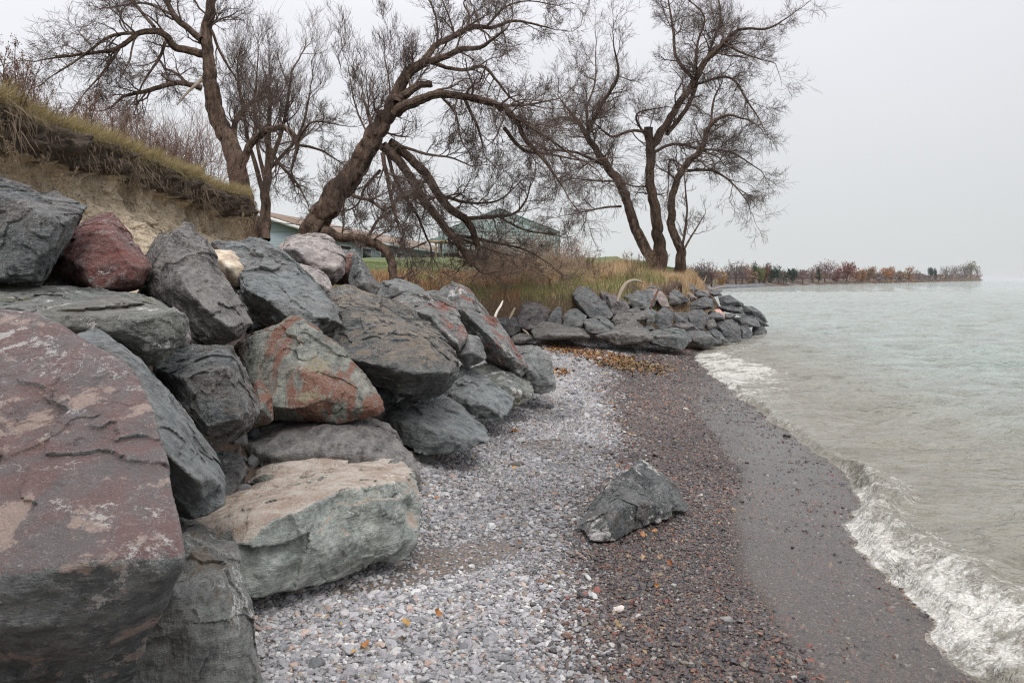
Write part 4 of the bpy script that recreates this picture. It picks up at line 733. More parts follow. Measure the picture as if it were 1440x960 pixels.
def unit(v): return v / (np.linalg.norm(v) + 1e-9)
class Tree:
    def __init__(s, name, Y, label, base, seed, twigmat=None, cat='tree', group='bare willow trees', ws=1.0, lf=1.08):
        s.lf = lf; s.Y = Y; s.ws = ws; s.r = np.random.default_rng(seed); s.root = empty(name, W(base[0], base[1], Y)); s.base = W(base[0], base[1], Y)
        tag(s.root, label, cat, group); s.tw = Tubes(); s.limbs = []; s.seed = seed; s.tm = twigmat or TWIG; s.cnt = 0
    def child(s, name, V, Fc, mat):
        me = mesh(name, V - s.base, Fc); return link(name, me, mat, s.root)
    def limb(s, pts, y0=0., y1=0., name='limb', mat=None, nsub=None, spawn=1.0, L=None, up=.25, sides=None, lvl=3, rough=.24, tip=True, start=.15):
        """pts (u, v, width px) with depth drifting from y0 to y1 metres"""
        n = len(pts); A = []
        for i, p in enumerate(pts):
            Y_ = s.Y + y0 + (y1 - y0) * i / max(1, n - 1); A.append((*W(p[0], p[1], Y_), p[2] * s.ws * Y_ / F * .5))
        A = np.array(A); m_ = max(8, (len(pts) - 1) * 7); A = resample(A, m_); rad = np.maximum(A[:, 3], .004); c = A[:, :3].copy()
        wob = rad[:, None] * .42 * np.stack([fbm(P2(np.arange(m_) * .35, np.zeros(m_)), 2, s.seed + s.cnt * 3 + k) for k in range(3)], -1); wob[0] = 0; c += wob
        T_ = Tubes(); big = rad.max() * F / s.Y > 5
        c2, r2 = (resample(np.c_[c, rad], m_ * 3)[:, :3], resample(np.c_[c, rad], m_ * 3)[:, 3]) if big else (c, rad)
        T_.add(c2, r2, sides or (28 if big else 8)); V, Fc = T_.build(rough if big else .22, s.seed + s.cnt); s.child(name, V, Fc, mat or BARK); s.cnt += 1
        if spawn > 0:
            ln = np.linalg.norm(np.diff(c, axis=0), axis=1).sum(); L_ = (L or 1.2) * s.lf; k = int(ln * (3.5 if s.lf < 1 else 2.8) * spawn) + 2
            for t in np.sort(s.r.uniform(start, 1, k)):
                i = min(m_ - 2, int(t * (m_ - 1))); d_ = unit(c[i + 1] - c[i]); sd_ = unit(np.cross(d_, s.r.normal(size=3))); ang = s.r.uniform(.5, 1.15)
                dr = d_ * math.cos(ang) + sd_ * math.sin(ang); s.grow(c[i], dr, L_ * s.r.uniform(.45, 1.1) * (1.15 - .45 * t), min(rad[i] * .5, .028), lvl, up)
            if tip: s.grow(c[-1], unit(c[-1] - c[-2]), L_ * .9, rad[-1], lvl, up)
        return c
    def grow(s, p, d_, L_, r0, lvl, up):
        n = 7 if lvl >= 2 else 5; pts = [p]; wv = .26 if lvl >= 2 else .16
        for j in range(n - 1):
            d_ = unit(d_ + s.r.normal(0, wv, 3) + np.array([0, 0, up * .22])); pts.append(pts[-1] + d_ * L_ / (n - 1))
        r0 = max(min(r0, .030), .0030); rad = np.linspace(r0, max(.002, r0 * .3), n); s.tw.add(pts, rad, 5 if lvl >= 3 else 3)
        if lvl <= 0: return
        k = {3: 7, 2: 6, 1: 3}.get(lvl, 4)
        for j in range(k):
            t = s.r.uniform(.2, .98); i = min(n - 2, int(t * (n - 1))); q = pts[i] + (pts[i + 1] - pts[i]) * (t * (n - 1) - i); dd_ = unit(pts[i + 1] - pts[i])
            sd_ = unit(np.cross(dd_, s.r.normal(size=3))); a = s.r.uniform(.4, .92); s.grow(q, dd_ * math.cos(a) + sd_ * math.sin(a), L_ * s.r.uniform(.42, .72), rad[i] * .55, lvl - 1, up)
    def done(s):
        g = s.tw.build()
        if g:
            o = s.child('crown', g[0], g[1], s.tm)
        return s.root
# leaning willow in the middle
t = Tree('willow_tree', 17, 'large leaning willow with a snapped crown whose broken limbs hang to the ground', (440, 330), 31, ws=.55)
t.limb([(436,332,60),(452,300,54),(480,262,50),(510,221,48),(529,188,44),(547,165,37),(555,139,30),(570,109,26),(596,88,22)], 0, .3, 'trunk', spawn=.5, start=.6, L=1.0, up=.5)
t.limb([(590,92,18),(602,78,16),(612,64,14),(637,52,13),(667,37,12),(690,39,9),(720,30,7),(772,39,3)], .3, 1.2, L=.95)
t.limb([(596,88,18),(622,81,15),(652,69,12),(675,66,9),(712,41,4)], .3, -.6, L=.9)
t.limb([(604,88,12),(630,96,10),(652,99,9),(679,94,8),(697,112,7),(720,139,5),(765,152,3)], .3, 1, L=.9, up=-.1)
t.limb([(656,40,7),(660,22,6),(652,4,4),(690,-12,3)], .8, 1, L=.8)
t.limb([(686,36,6),(709,11,5),(735,2,4),(785,8,2)], .9, .2, L=.85)
t.limb([(640,52,5),(630,20,4),(615,-15,2)], .6, .9, L=.7)
t.limb([(556,160,26),(565,152,24),(585,142,21),(619,133,19),(652,135,17),(690,144,14),(720,161,12),(739,195,10),(765,225,8),(791,262,4)], 0, -.8, L=.95, up=-.25)
t.limb([(690,144,12),(730,168,10),(765,190,8),(800,215,5),(835,235,3)], -.4, -1.2, L=.8, up=-.2)
t.limb([(558,145,22),(570,132,20),(585,122,18),(607,118,15)], 0, .3, spawn=.15, tip=False)
t.limb([(697,148,8),(735,148,6),(785,139,3)], -.3, .4, L=.8)
t.limb([(709,180,9),(735,210,8),(772,217,6),(828,228,3)], -.5, .6, L=.8, up=-.1)
t.limb([(652,137,9),(668,170,7),(678,200,5),(680,215,3)], 0, .5, L=.6, up=-.4)
t.limb([(620,135,7),(640,160,6),(648,195,4)], 0, -.5, L=.6, up=-.3)
t.limb([(538,205,24),(547,214,22),(570,240,21),(592,277,20),(622,315,19),(650,350,17),(665,372,15)], 0, .8, L=.9, up=-.1, spawn=.8)
t.limb([(548,200,22),(562,210,20),(600,247,19),(630,289,17),(660,315,16),(672,350,14)], .2, 1.0, L=.9, spawn=.8)
t.limb([(655,308,11),(697,304,9),(724,300,7),(740,280,5),(746,262,3)], 1, 1.5, L=.9)
t.limb([(700,304,6),(735,322,5),(780,330,3)], 1, .4, L=.8)
t.limb([(538,215,12),(547,262,10),(555,300,8),(562,322,5)], -.2, -.4, L=.7, up=-.3)
t.limb([(497,275,10),(521,283,8),(540,296,6)], -.2, -.6, spawn=.1, tip=False, mat=None)
t.limb([(555,202,8),(600,217,7),(630,221,5),(665,234,3)], .1, -.5, L=.8)
t.limb([(528,190,13),(521,168,10),(512,140,4)], -.1, .1, spawn=.8, L=.9, up=.9)
t.limb([(545,170,6),(548,120,4),(540,80,2)], .2, .9, spawn=.8, L=.9, up=1.1)
t.limb([(522,200,6),(500,150,4),(490,95,2)], .3, 1.2, spawn=.8, L=.9, up=1.1)
t.limb([(455,325,24),(485,334,22),(515,338,22),(540,352,21),(551,372,20),(553,400,19)], -.2, -.8, spawn=.6, L=.8, up=.6, tip=False)
t.limb([(480,336,5),(484,300,4),(478,260,2)], -.3, -.1, spawn=2, L=.7, up=.8)
t.limb([(515,338,5),(530,310,4),(560,280,2)], -.4, -.1, spawn=2, L=.7, up=.6)
t.limb([(600,340,5),(575,350,4),(540,345,2)], .3, .1, spawn=1.5, L=.7, up=.3)
t.limb([(560,225,14),(585,255,12),(603,290,10),(640,330,8),(690,352,5)], .4, 1.4, L=.8, up=-.1, spawn=1.2)
t.limb([(545,215,10),(560,262,9),(585,300,7),(600,335,5)], .1, .9, L=.8, up=-.2, spawn=1.2)
t.limb([(620,275,10),(660,285,7),(700,282,5),(725,262,3)], .7, 1.5, L=.8, spawn=1.2)
t.limb([(640,330,9),(690,340,7),(740,352,5),(775,372,3)], 1.0, 1.6, L=.8, spawn=1.5, up=.1)
t.limb([(535,240,9),(515,262,7),(500,290,5),(470,300,3)], .3, .9, L=.8, spawn=1.2)
t.done()
# big old willow on the left bank
t = Tree('willow_tree', 19, 'old dark willow rising behind the left bank with crooked limbs spreading left', (345, 350), 32, ws=.59)
t.limb([(350,352,58),(346,300,48),(338,262,44),(326,210,40),(308,165,36),(297,125,33),(292,90,27),(290,40,23),(298,0,20),(302,-60,14)], 0, .4, 'trunk', spawn=.5, start=.65, L=1.1)
t.limb([(284,76,18),(262,70,17),(247,67,16),(230,47,14),(200,45,12),(167,67,9),(110,77,6),(60,84,3)], 0, -1.5, L=1.15, up=.0)
t.limb([(284,56,16),(250,27,14),(233,0,12),(222,-45,8)], .2, 1, L=1.1)
t.limb([(284,124,16),(253,117,13),(213,127,10),(173,137,7),(155,152,4)], 0, -.8, L=.9, up=-.1)
t.limb([(262,116,9),(247,103,7),(233,97,5)], 0, .4, L=.7)
t.limb([(236,52,9),(225,80,7),(205,110,5),(190,140,3)], -.3, -.8, L=.85, up=-.3)
t.limb([(205,46,9),(160,50,7),(110,83,5),(78,104,3)], -.6, -1.8, L=1.0, up=-.1)
t.limb([(217,38,9),(190,7,7),(150,-25,4)], -.4, .6, L=1.1)
t.limb([(240,20,7),(205,5,5),(160,10,3)], .4, 1.4, L=1.1)
t.limb([(170,64,6),(150,95,5),(120,130,3)], -.8, -1.4, L=.9, up=-.2)
t.limb([(330,222,16),(333,167,12),(352,145,8),(380,118,4)], .2, 1, L=.9, up=.6)
t.limb([(338,240,20),(350,207,17),(370,187,15),(400,180,13),(417,200,10),(413,227,7)], 0, -.6, L=.7, spawn=.7)
t.limb([(373,197,10),(393,230,8),(417,257,6),(432,284,3)], -.2, -.8, L=.7, up=-.2)
t.limb([(415,203,7),(447,210,5),(490,236,2)], -.5, -.2, L=.7)
t.limb([(417,200,6),(437,173,4),(484,177,2)], -.5, -1, L=.7)
t.limb([(284,112,9),(270,124,7),(258,137,5),(249,148,3)], -.3, -.7, spawn=0, mat=DEAD)
t.limb([(297,42,7),(313,80,6),(333,113,4),(345,150,2)], .2, .6, L=.7)
t.limb([(296,10,7),(315,-20,5),(330,-60,3)], .3, .8, L=.8)
t.done()
# triple-stemmed willow on the point
t = Tree('willow_tree', 24.5, 'tall triple-stemmed willow on the rocky point beside the lake', (935, 395), 33, ws=.67, lf=.92)
t.limb([(934,396,30),(926,378,25),(908,350,21),(886,297,18),(869,254,16),(851,232,14),(829,197,11),(812,171,8),(798,152,5)], 0, 1, 'trunk', spawn=1.0, start=.6, L=1.25)
t.limb([(926,390,30),(928,372,26),(923,306,21),(915,262,18),(915,210,17),(912,179,15)], .3, .5, 'trunk', spawn=.3, start=.5, L=1, tip=False)
t.limb([(955,402,26),(958,380,22),(957,355,18),(945,315,15),(947,271,14),(965,232,12),(987,210,10),(1000,175,8),(1022,162,5),(1046,167,3)], -.4, -1, 'trunk', spawn=1.0, start=.5, L=1.2)
t.limb([(916,206,15),(934,179,14),(956,144,13),(974,118,12),(987,92,11),(1017,61,8),(1035,44,6),(1083,39,4),(1112,22,2)], .5, -1, L=1.35)
t.limb([(937,190,9),(965,153,9),(980,120,8)], .5, 0, L=1.1)
t.limb([(974,110,8),(952,83,7),(947,44,5),(939,-5,3)], .2, 1.5, L=1.35)
t.limb([(978,98,7),(982,57,5),(991,26,4),(962,-5,2)], 0, -.5, L=1.3)
t.limb([(991,92,7),(1000,66,6),(1013,26,4),(1009,-10,3)], 0, 1.2, L=1.3)
t.limb([(912,186,7),(886,184,6),(860,192,5),(838,175,3)], .5, -.5, L=1.2)
t.limb([(920,214,7),(947,203,6),(982,210,5),(1012,222,3)], .5, 1.5, L=1.2)
t.limb([(913,200,5),(895,162,4),(938,150,2)], .5, 0, L=1.1)
t.limb([(980,118,6),(1026,109,5),(1052,144,4),(1068,168,2)], 0, -1, L=1.2, up=-.1)
t.limb([(1017,61,5),(1045,75,4),(1075,85,2)], -.6, -1, L=1.2)
t.limb([(825,186,9),(847,144,7),(869,105,5),(864,70,3)], .8, 0, L=1.25)
t.limb([(829,197,6),(825,153,5),(836,120,4),(838,66,2)], .8, 2, L=1.25)
t.limb([(851,232,6),(807,214,5),(764,210,3),(735,205,2)], .6, -.5, L=1.2)
t.limb([(873,290,5),(842,293,4),(803,302,2)], .4, -1, L=1.1, up=-.2)
t.limb([(869,255,5),(834,254,4),(798,250,2)], .4, 1.4, L=1.2, up=-.1)
t.limb([(812,171,5),(790,165,4),(765,175,2)], .9, 1.4, L=1.2)
t.limb([(966,240,6),(1004,241,5),(1026,254,4),(1050,282,2)], -.6, -1.4, L=1.15, up=-.2)
t.limb([(1000,175,5),(1004,140,4),(1016,115,2)], -.8, 0, L=1.1)
t.limb([(987,210,5),(1026,214,4),(1070,240,2)], -.8, .4, L=1.15)
t.limb([(962,236,4),(944,224,3),(940,262,2)], -.5, -1, L=.8, up=-.3)
t.limb([(915,262,4),(892,262,3),(880,258,2)], .4, -.5, L=.8)
t.done()
def bare(label, Y, base, stems, seed, L, up=.9, mat=None, spawn=1.6, name='bare_tree', lvl=3, group='bare trees behind'):
    t = Tree(name, Y, label, base, seed, mat, 'tree', group)
    for i, st_ in enumerate(stems): t.limb(st_, t.r.uniform(-.5, .5) if i else 0, t.r.uniform(-1, 1), 'trunk' if i == 0 else 'limb', L=L, up=up, spawn=spawn, lvl=lvl, start=.35)
    return t.done()
bare('round-headed bare tree with fine upright twigs, right of the old dark willow', 24, (372, 335), [[(372,338,18),(374,280,12),(378,210,8),(380,130,4)],[(374,280,8),(350,200,5),(335,120,3)],[(375,250,7),(400,170,5),(410,100,3)],[(376,240,6),(420,190,4),(436,130,2)],[(374,260,6),(358,170,4),(362,90,2)]], 41, 1.35, 1.0, None, .75)
bare('thin leafless sapling close against the right stem of the triple willow', 24, (962, 396), [[(962,398,5),(960,350,4),(966,300,3),(963,255,2)],[(962,350,3),(980,320,2),(992,300,1)]], 44, .55, .7, PTWIG, 1.6, 'sapling', 2)

# ------------------------------------------------------------------ shrubs and weeds on the bank
def weed(kind, seed):
    r = np.random.default_rng(seed); T_ = Tubes(); Vh = []; H = 1.0
    stems = []
    for k in range(r.integers(2, 5)):
        p = np.array([r.normal(0, .05), r.normal(0, .05), -.05]); d_ = unit(np.array([r.normal(0, .12), r.normal(0, .12), 1])); pts = [p]; L_ = r.uniform(.7, 1.05)
        for j in range(7): d_ = unit(d_ + r.normal(0, .06, 3)); pts.append(pts[-1] + d_ * L_ / 7)
        T_.add(pts, np.linspace(.011, .004, 8), 4); stems.append(pts)
        for j in range(14):
            t_ = r.uniform(.35, 1); i = min(6, int(t_ * 7)); a = r.uniform(0, 6.28); q = pts[i] + (pts[i + 1] - pts[i]) * (t_ * 7 - i); l_ = r.uniform(.05, .16); e_ = q + np.array([math.cos(a) * l_ * .6, math.sin(a) * l_ * .6, l_ * .9])
            T_.add([q, (q + e_) / 2 + [0, 0, -.005], e_], [.002, .0017, .001], 3)
            for _ in range(7): Vh.append(e_ + r.normal(0, .012, 3) + [0, 0, r.uniform(-.03, .02)])
        for j in range(46): Vh.append(pts[-1] + r.normal(0, .014, 3) * [1, 1, 3.2] - [0, 0, .03])
    V, Fc = T_.build(); Vh = np.array(Vh); n = len(Vh); a = r.normal(size=(n, 3)); b_ = r.normal(size=(n, 3)); a = a / np.linalg.norm(a, axis=1)[:, None] * .016; b_ = b_ / np.linalg.norm(b_, axis=1)[:, None] * .014
    HV = np.stack([Vh, Vh + a, Vh + a + b_, Vh + b_], 1).reshape(-1, 3); HF = np.arange(4 * n).reshape(-1, 4)
    me = mesh('dry_weed', np.concatenate([V, HV]), [Fc, HF + len(V)]); me.materials.append(WM[kind][0]); me.materials.append(WM[kind][1])
    me.polygons.foreach_set('material_index', np.concatenate([np.zeros(len(Fc), np.int32), np.ones(len(HF), np.int32)])); return me
def flat(name, c, r=.9):
    m, nt, b, o = newmat(name); s = SH(nt); nt.links.new(s.mix(s.noise(s.obj(), 6, 3), tuple(k * .65 for k in c), tuple(k * 1.35 for k in c)), b.inputs['Base Color']); b.inputs['Roughness'].default_value = r; b.inputs['Specular IOR Level'].default_value = .25; return m
WM = [(flat('weed_stalk_red', (.10, .055, .04)), flat('weed_head_rust', (.15, .085, .06))), (flat('weed_stalk_tan', (.19, .14, .09)), flat('weed_head_straw', (.26, .20, .13)))]
WP_ = [weed(0, 1), weed(0, 2), weed(0, 3), weed(1, 4), weed(1, 5)]
def put_weed(p, h, k, label, group, lean=0.):
    e_ = bpy.data.objects.new('dry_weed', WP_[k]); C.objects.link(e_); e_.location = p; e_.rotation_euler = (0, 0, random.uniform(0, 6.28)); e_.scale = (h, h, h); e_.rotation_euler = (random.uniform(-.1, .1) + lean, random.uniform(-.1, .1), e_.rotation_euler[2]); tag(e_, label, 'weed', group)
r = random.Random(5)
for i in range(24):
    u = r.uniform(-8, 85); Yy = r.uniform(8.2, 10.5); p = W(u, 130, Yy); put_weed((p[0] - .2, Yy, 3.5), r.uniform(.4, .75), r.choice([0, 1, 2]), 'tall red-brown weed standing on the bank top at the left edge of the view', 'weeds at the left end of the bank top')
for i in range(46):
    Yy = r.uniform(9, 17); put_weed((np.interp(Yy, EDGE[:7, 1], EDGE[:7, 0]) - r.uniform(.5, 2.2), Yy, 3.48), r.uniform(.45, .95), r.choice([0, 1, 2, 3]), 'dry seed-headed weed along the bank top in front of the old willow', 'weeds along the bank top')
for i in range(14):
    Yy = r.uniform(5.5, 8.5); X0 = -4.85 + r.uniform(-.1, .5); put_weed((X0, Yy, 3.1 - (X0 + 4.85) * 1.5), r.uniform(.25, .45), r.choice([3, 4, 0]), 'dry pale weed growing on the eroded slope above the dark flaky boulder', 'weeds on the eroded slope', .3)
for i in range(7):
    p = W(340 + r.uniform(-12, 14), 335, 14 + r.uniform(-.5, .5)); put_weed((p[0], p[1], p[2] - .05), r.uniform(.35, .5), r.choice([3, 4]), 'pale dry weed at the lower right end of the bank by the willow trunk', 'pale weeds at the bank end')

# tangled bare shrubs behind the bank top
def shrub(name, base, w_, h, seed, mat, label, n=60, lvl=2, cat='shrub', group=None, up=.6):
    r = np.random.default_rng(seed); t = Tree.__new__(Tree); t.r = r; t.tw = Tubes(); t.base = np.array(base, float); t.root = empty(name, base); t.seed = seed; t.tm = mat; tag(t.root, label, cat, group)
    for k in range(n):
        a = r.uniform(0, 6.28); q = t.base + np.array([math.cos(a) * w_ * .5 * r.random(), math.sin(a) * w_ * .3 * r.random(), 0]); d_ = unit(np.array([math.cos(a) * .5, math.sin(a) * .5, r.uniform(.5, 1.2)])); t.grow(q, d_, h * r.uniform(.5, 1.0), r.uniform(.004, .010), lvl, up)
    V, Fc = t.tw.build(); link('branches', mesh('branches', V - t.base, Fc), mat, t.root); return t.root
RT = flat('red_twigs', (.19, .12, .095)); BT = flat('brush_twigs', (.34, .245, .175))
for i, (u, Yy, hh) in enumerate([(75, 12, .9), (120, 13, 1.0), (165, 14, 1.0), (205, 15, 1.1), (245, 16, 1.2), (285, 17, 1.3)]):
    x0 = W(u, 200, Yy)[0]; shrub('bare_shrub', (min(x0, -5.6) - .1, Yy, 3.45), 1.4, hh, 300 + i, RT, ['leftmost reddish bare shrub on the bank top', 'second reddish bare shrub from the left on the bank top', 'third reddish bare shrub along the bank top', 'reddish bare shrub below the old willow lower limb', 'reddish bare shrub just left of the old willow trunk', 'reddish bare shrub touching the old willow trunk'][i], 34, 2, group='bare shrubs on the bank top')
# brush pile under the broken crown
t = Tree.__new__(Tree); t.r = np.random.default_rng(77); t.tw = Tubes(); bp = np.array([W(715, 385, 20)[0], 20.5, 1.75]); t.base = bp
for k in range(130):
    q = bp + t.r.normal(0, 1, 3) * [.75, .6, .12] + [0, 0, .3]; d_ = unit(np.array([t.r.normal(0, 1), t.r.normal(0, .6), t.r.normal(.25, .35)])); t.grow(q, d_, t.r.uniform(.5, 1.1), t.r.uniform(.006, .018), 2, .05)
V, Fc = t.tw.build(); V[:, 2] = np.maximum(V[:, 2], 1.45)
tag(link('brush_pile', mesh('brush_pile', V - bp, Fc), BT, loc=bp), 'tangled heap of grey-brown dead branches under the leaning willow crown', 'brush pile')
for i, (u, v, Yy, w_, h_) in enumerate([(770, 392, 21.5, 1.2, .9), (735, 392, 22.5, 1.4, 1.1), (800, 390, 23, .9, .8), (690, 388, 22.5, 1.2, .9)]):
    p = W(u, v, Yy); shrub('bare_shrub', (p[0], p[1], gz1(p[0], p[1]) - .05), w_, h_, 330 + i, BT, ['brown twiggy shrub at the right side of the dead branch heap', 'tall twiggy shrub rising behind the dead branch heap', 'small twiggy shrub where tall tan grass begins', 'twiggy shrub at the left side of the dead branch heap'][i], 30, 2, up=.35)

# rough grass and weeds on the slope behind the beach
def field(name, n, xr, yr, hfun, cfun, seed, label, width=.004, lean=.12):
    r = np.random.default_rng(seed); x = r.uniform(*xr, n); y = r.uniform(*yr, n)
    s_ = sstep((np.interp(y, TOE[:, 0], TOE[:, 1]) - .35 - x) / .5) > .5; x, y = x[s_], y[s_]; n = len(x)
    h = hfun(x, y, r); k = h > .01; x, y, h = x[k], y[k], h[k]; n = len(x); z = gz(x, y) - .02
    V, Fc, bi = blades(np.stack([x, y, z], -1), h, r.normal(0, lean, (n, 2)) * (h[:, None] + .1) * 2, r.uniform(.6, 1.4, n) * width, 3, seed); me = mesh(name, V, Fc); tint(me, cfun(x, y, r)[bi])
    tag(link(name, me, veg, smooth=False), label, 'grass', kind='stuff')
def hf(x, y, r):
    q = fbm(P2(x * .9, y * .9), 3, 400); tall = sstep((x - .6) / 1.5) * sstep((x * -1 + 4.6) / .8) * sstep((y - 21) / 1)
    return np.clip((.16 + .10 * q) * r.uniform(.5, 1.5, len(x)) + tall * r.uniform(.05, .5, len(x)) * (.65 + .6 * q), .02, 1.2) * sstep((26.5 - y) / 1.5 + .15)
def cf(x, y, r):
    pal = np.array([(.48, .27, .15), (.38, .21, .12), (.56, .42, .25), (.20, .23, .08), (.28, .25, .11), (.56, .43, .27), (.12, .075, .05)])
    q = fbm(P2(x * .7, y * .7), 3, 410) - .14; q2 = fbm(P2(x * .9 + 7, y * .6), 2, 411); tall = sstep((x - .4) / 1.2)
    g_ = (q > .12) | ((y < 21.2) & (x > 0.2)); idx = np.where(g_, r.choice([3, 4, 3, 2], len(x)), np.where(tall > .5, r.choice([2, 5, 0, 2], len(x)), r.choice([0, 1, 6, 4, 2], len(x), p=[.36, .26, .1, .14, .14])))
    return pal[idx] * r.uniform(.7, 1.25, (len(x), 1))
field('rough_grass', 170000, (-7.5, 5.6), (18.6, 27), hf, cf, 21, 'rough red-brown and tan grass and weeds on the slope behind the beach', .0045)
field('lawn_grass', 60000, (-9, 6), (25.5, 34), lambda x, y, r: r.uniform(.03, .07, len(x)), lambda x, y, r: np.array([(.10, .15, .03), (.13, .16, .045), (.15, .15, .06)])[r.choice(3, len(x))], 22, 'short green mown lawn between the slope and the buildings', .006)
for i in range(26):
    x0 = r.uniform(.9, 4.3); y0 = r.uniform(21.5, 24); put_weed((x0, y0, gz1(x0, y0)), r.uniform(.6, .95), r.choice([3, 4, 0]), 'tall straw-coloured weed on the slope left of the triple-stemmed willow', 'tall weeds on the slope')
for i in range(26):
    x0 = r.uniform(-4.5, 1.2); y0 = r.uniform(19.6, 23); put_weed((x0, y0, gz1(x0, y0)), r.uniform(.25, .45), r.choice([0, 1, 2]), 'short rusty weed on the slope behind the near boulder pile', 'rusty weeds on the slope')

# mossy sod lip above the far boulders
xa = np.linspace(-1.2, 4.6, 260); LV = []; tt_ = np.linspace(0, 1, 26)
for k, x0 in enumerate(xa):
    yb = 20.6 + .22 * math.sin(x0 * 1.7) + (x0 > 2) * .5 * (x0 - 2); zt = 1.52 + .05 * math.sin(x0 * 3) + .03 * x0
    for q_ in tt_: LV.append((x0, yb + q_ * 1.6 - .25 * math.sin(min(1, q_ * 2.2) * 3.14) * (q_ < .45), zt - .42 * (1 - min(1, q_ * 2.6))**1.5 + .12 * max(0, q_ - .38)))
LV = np.array(LV); LV += np.stack([0 * LV[:, 0], .16 * fbm(LV * 1.8, 4, 430), .09 * fbm(LV * 2.2, 4, 431)], -1); lm_ = mesh('sod_lip', LV, gridfaces(len(xa), len(tt_)))
attr(lm_, 'up', np.tile(tt_, len(xa)))
m, nt, b, o = newmat('mossy_sod'); s = SH(nt); P = s.obj(); upa = s.attr('up'); nt.links.new(s.mix(s.rng(s.math('ADD', upa, s.math('MULTIPLY', s.noise(P, 5, 4), .3)), .42, .56), s.mix(s.noise(P, 12, 5), (.03, .018, .014), (.11, .07, .05)), s.mix(s.rng(s.noise(P, 6, 4), .4, .6), (.10, .12, .03), (.17, .14, .06))), b.inputs['Base Color']); b.inputs['Roughness'].default_value = .95; nt.links.new(s.bump(s.noise(P, 25, 5), .9, .05), b.inputs['Normal'])
tag(link('sod_lip_ground', lm_, m), kind='structure')
r = np.random.default_rng(433); k = r.integers(0, len(LV), 26000); k = k[tt_[k % len(tt_)] > .33]; n = len(k)
h = r.uniform(.04, .16, n); V, Fc, bi = blades(LV[k] + r.normal(0, .02, (n, 3)) * [1, 1, 0], h, r.normal(0, .03, (n, 2)) + [0, -.03], r.uniform(.002, .005, n), 3, 434); me = mesh('lip_grass', V, Fc)
tint(me, (np.array([(.17, .20, .06), (.24, .22, .08), (.34, .27, .14), (.20, .12, .07)])[r.choice(4, n, p=[.35, .3, .2, .15])] * r.uniform(.8, 1.2, (n, 1)))[bi]); tag(link('lip_grass', me, veg, smooth=False), 'green and yellow grass tufts on the ragged lip above the far boulders', 'grass', kind='stuff')

# ------------------------------------------------------------------ driftwood, stake, leaves, kelp of leaves
def wood(name, pts, Yy, y1, mat, label, sides=14, rough=.2, seed=0, cat='driftwood'):
    A = np.array([(*W(p[0], p[1], Yy + (y1 - Yy) * i / (len(pts) - 1)), p[2] * .7 * Yy / F * .5) for i, p in enumerate(pts)]); A = resample(A, 40); T_ = Tubes(); T_.add(A[:, :3], np.maximum(A[:, 3], .003), sides); V, Fc = T_.build(rough, seed); c = A[0, :3]
    tag(link(name, mesh(name, V - c, Fc), mat, loc=c), label, cat)
PALE = flat('bleached_wood', (.52, .48, .42), .8); PW = flat('peeled_wood', (.32, .26, .20), .8)
wood('driftwood_stick', [(694, 452, 6), (699, 438, 5), (704, 430, 4.5), (707, 423, 3)], 14, 14.3, PALE, 'short bleached white stick poking up behind the triangular boulder', seed=3)
wood('driftwood_log', [(868, 424, 5), (874, 408, 7), (881, 398, 7), (892, 394, 6), (904, 397, 3)], 19.3, 19.8, PW, 'pale curved driftwood arching over the far boulders', seed=4)
wood('wooden_stake', [(914, 434, 4), (920, 420, 4.5), (926, 407, 4)], 18.6, 18.9, flat('rust_stake', (.12, .065, .045)), 'thin rusty brown stake leaning on the far boulders', seed=5, cat='stake')
wood('driftwood_stick', [(716, 449, 3), (720, 441, 5), (724, 433, 4)], 18.4, 18.6, PW, 'broken tan stub of wood left of the big rounded far boulder', seed=6)
wood('driftwood_stick', [(744, 471, 3), (739, 466, 4), (735, 463, 2)], 17.6, 17.7, PW, 'tiny pale stick on the low boulder at the foot of the far pile', seed=7)
wood('driftwood_stick', [(985, 402, 3), (990, 396, 3), (993, 388, 2)], 24, 24.2, BT, 'thin upright stick at the seaward end of the pile', seed=8)
wood('driftwood_stick', [(1000, 408, 3), (1010, 405, 3), (1020, 403, 2)], 25, 25.6, BT, 'thin stick lying on the seaward boulders', seed=9)
m, nt, b, o = newmat('fallen_leaf'); s = SH(nt); c_ = s.attr('tone', 0, 'INSTANCER'); nt.links.new(c_, b.inputs['Base Color']); b.inputs['Roughness'].default_value = .6
r = np.random.default_rng(90); L1 = []
def leafpatch(n, pts, su, sv):
    pts = np.array(pts, float); k = r.integers(0, len(pts) - 1, n); t_ = r.random(n)[:, None]; q_ = pts[k] * (1 - t_) + pts[k + 1] * t_; u = q_[:, 0] + r.normal(0, su, n); v = q_[:, 1] + r.normal(0, sv, n); y = (CAMZ - .33) * F / (v - 393) * 1.0; x = (u - 720) / F * y
    k = (y < 19.2) & (x < xs(y) - .2); return x[k], y[k]
a1 = leafpatch(950, [(765, 482), (800, 484), (840, 490), (880, 493)], 8, 3.2); a2 = leafpatch(650, [(840, 494), (880, 500), (930, 502)], 14, 4.5); a3 = leafpatch(70, [(780, 512), (796, 514)], 5, 2); a4 = leafpatch(60, [(880, 508), (870, 560), (900, 680), (930, 780)], 22, 20); a5 = leafpatch(26, [(600, 600), (760, 700), (500, 900), (700, 640)], 60, 30); a6 = leafpatch(14, [(724, 592), (730, 594)], 3, 1)
lx = np.concatenate([q_[0] for q_ in (a1, a2, a3, a4, a5, a6)]); ly = np.concatenate([q_[1] for q_ in (a1, a2, a3, a4, a5, a6)]); n = len(lx); kind_ = np.concatenate([np.full(len(q_[0]), i) for i, q_ in enumerate((a1, a2, a3, a4, a5, a6))])
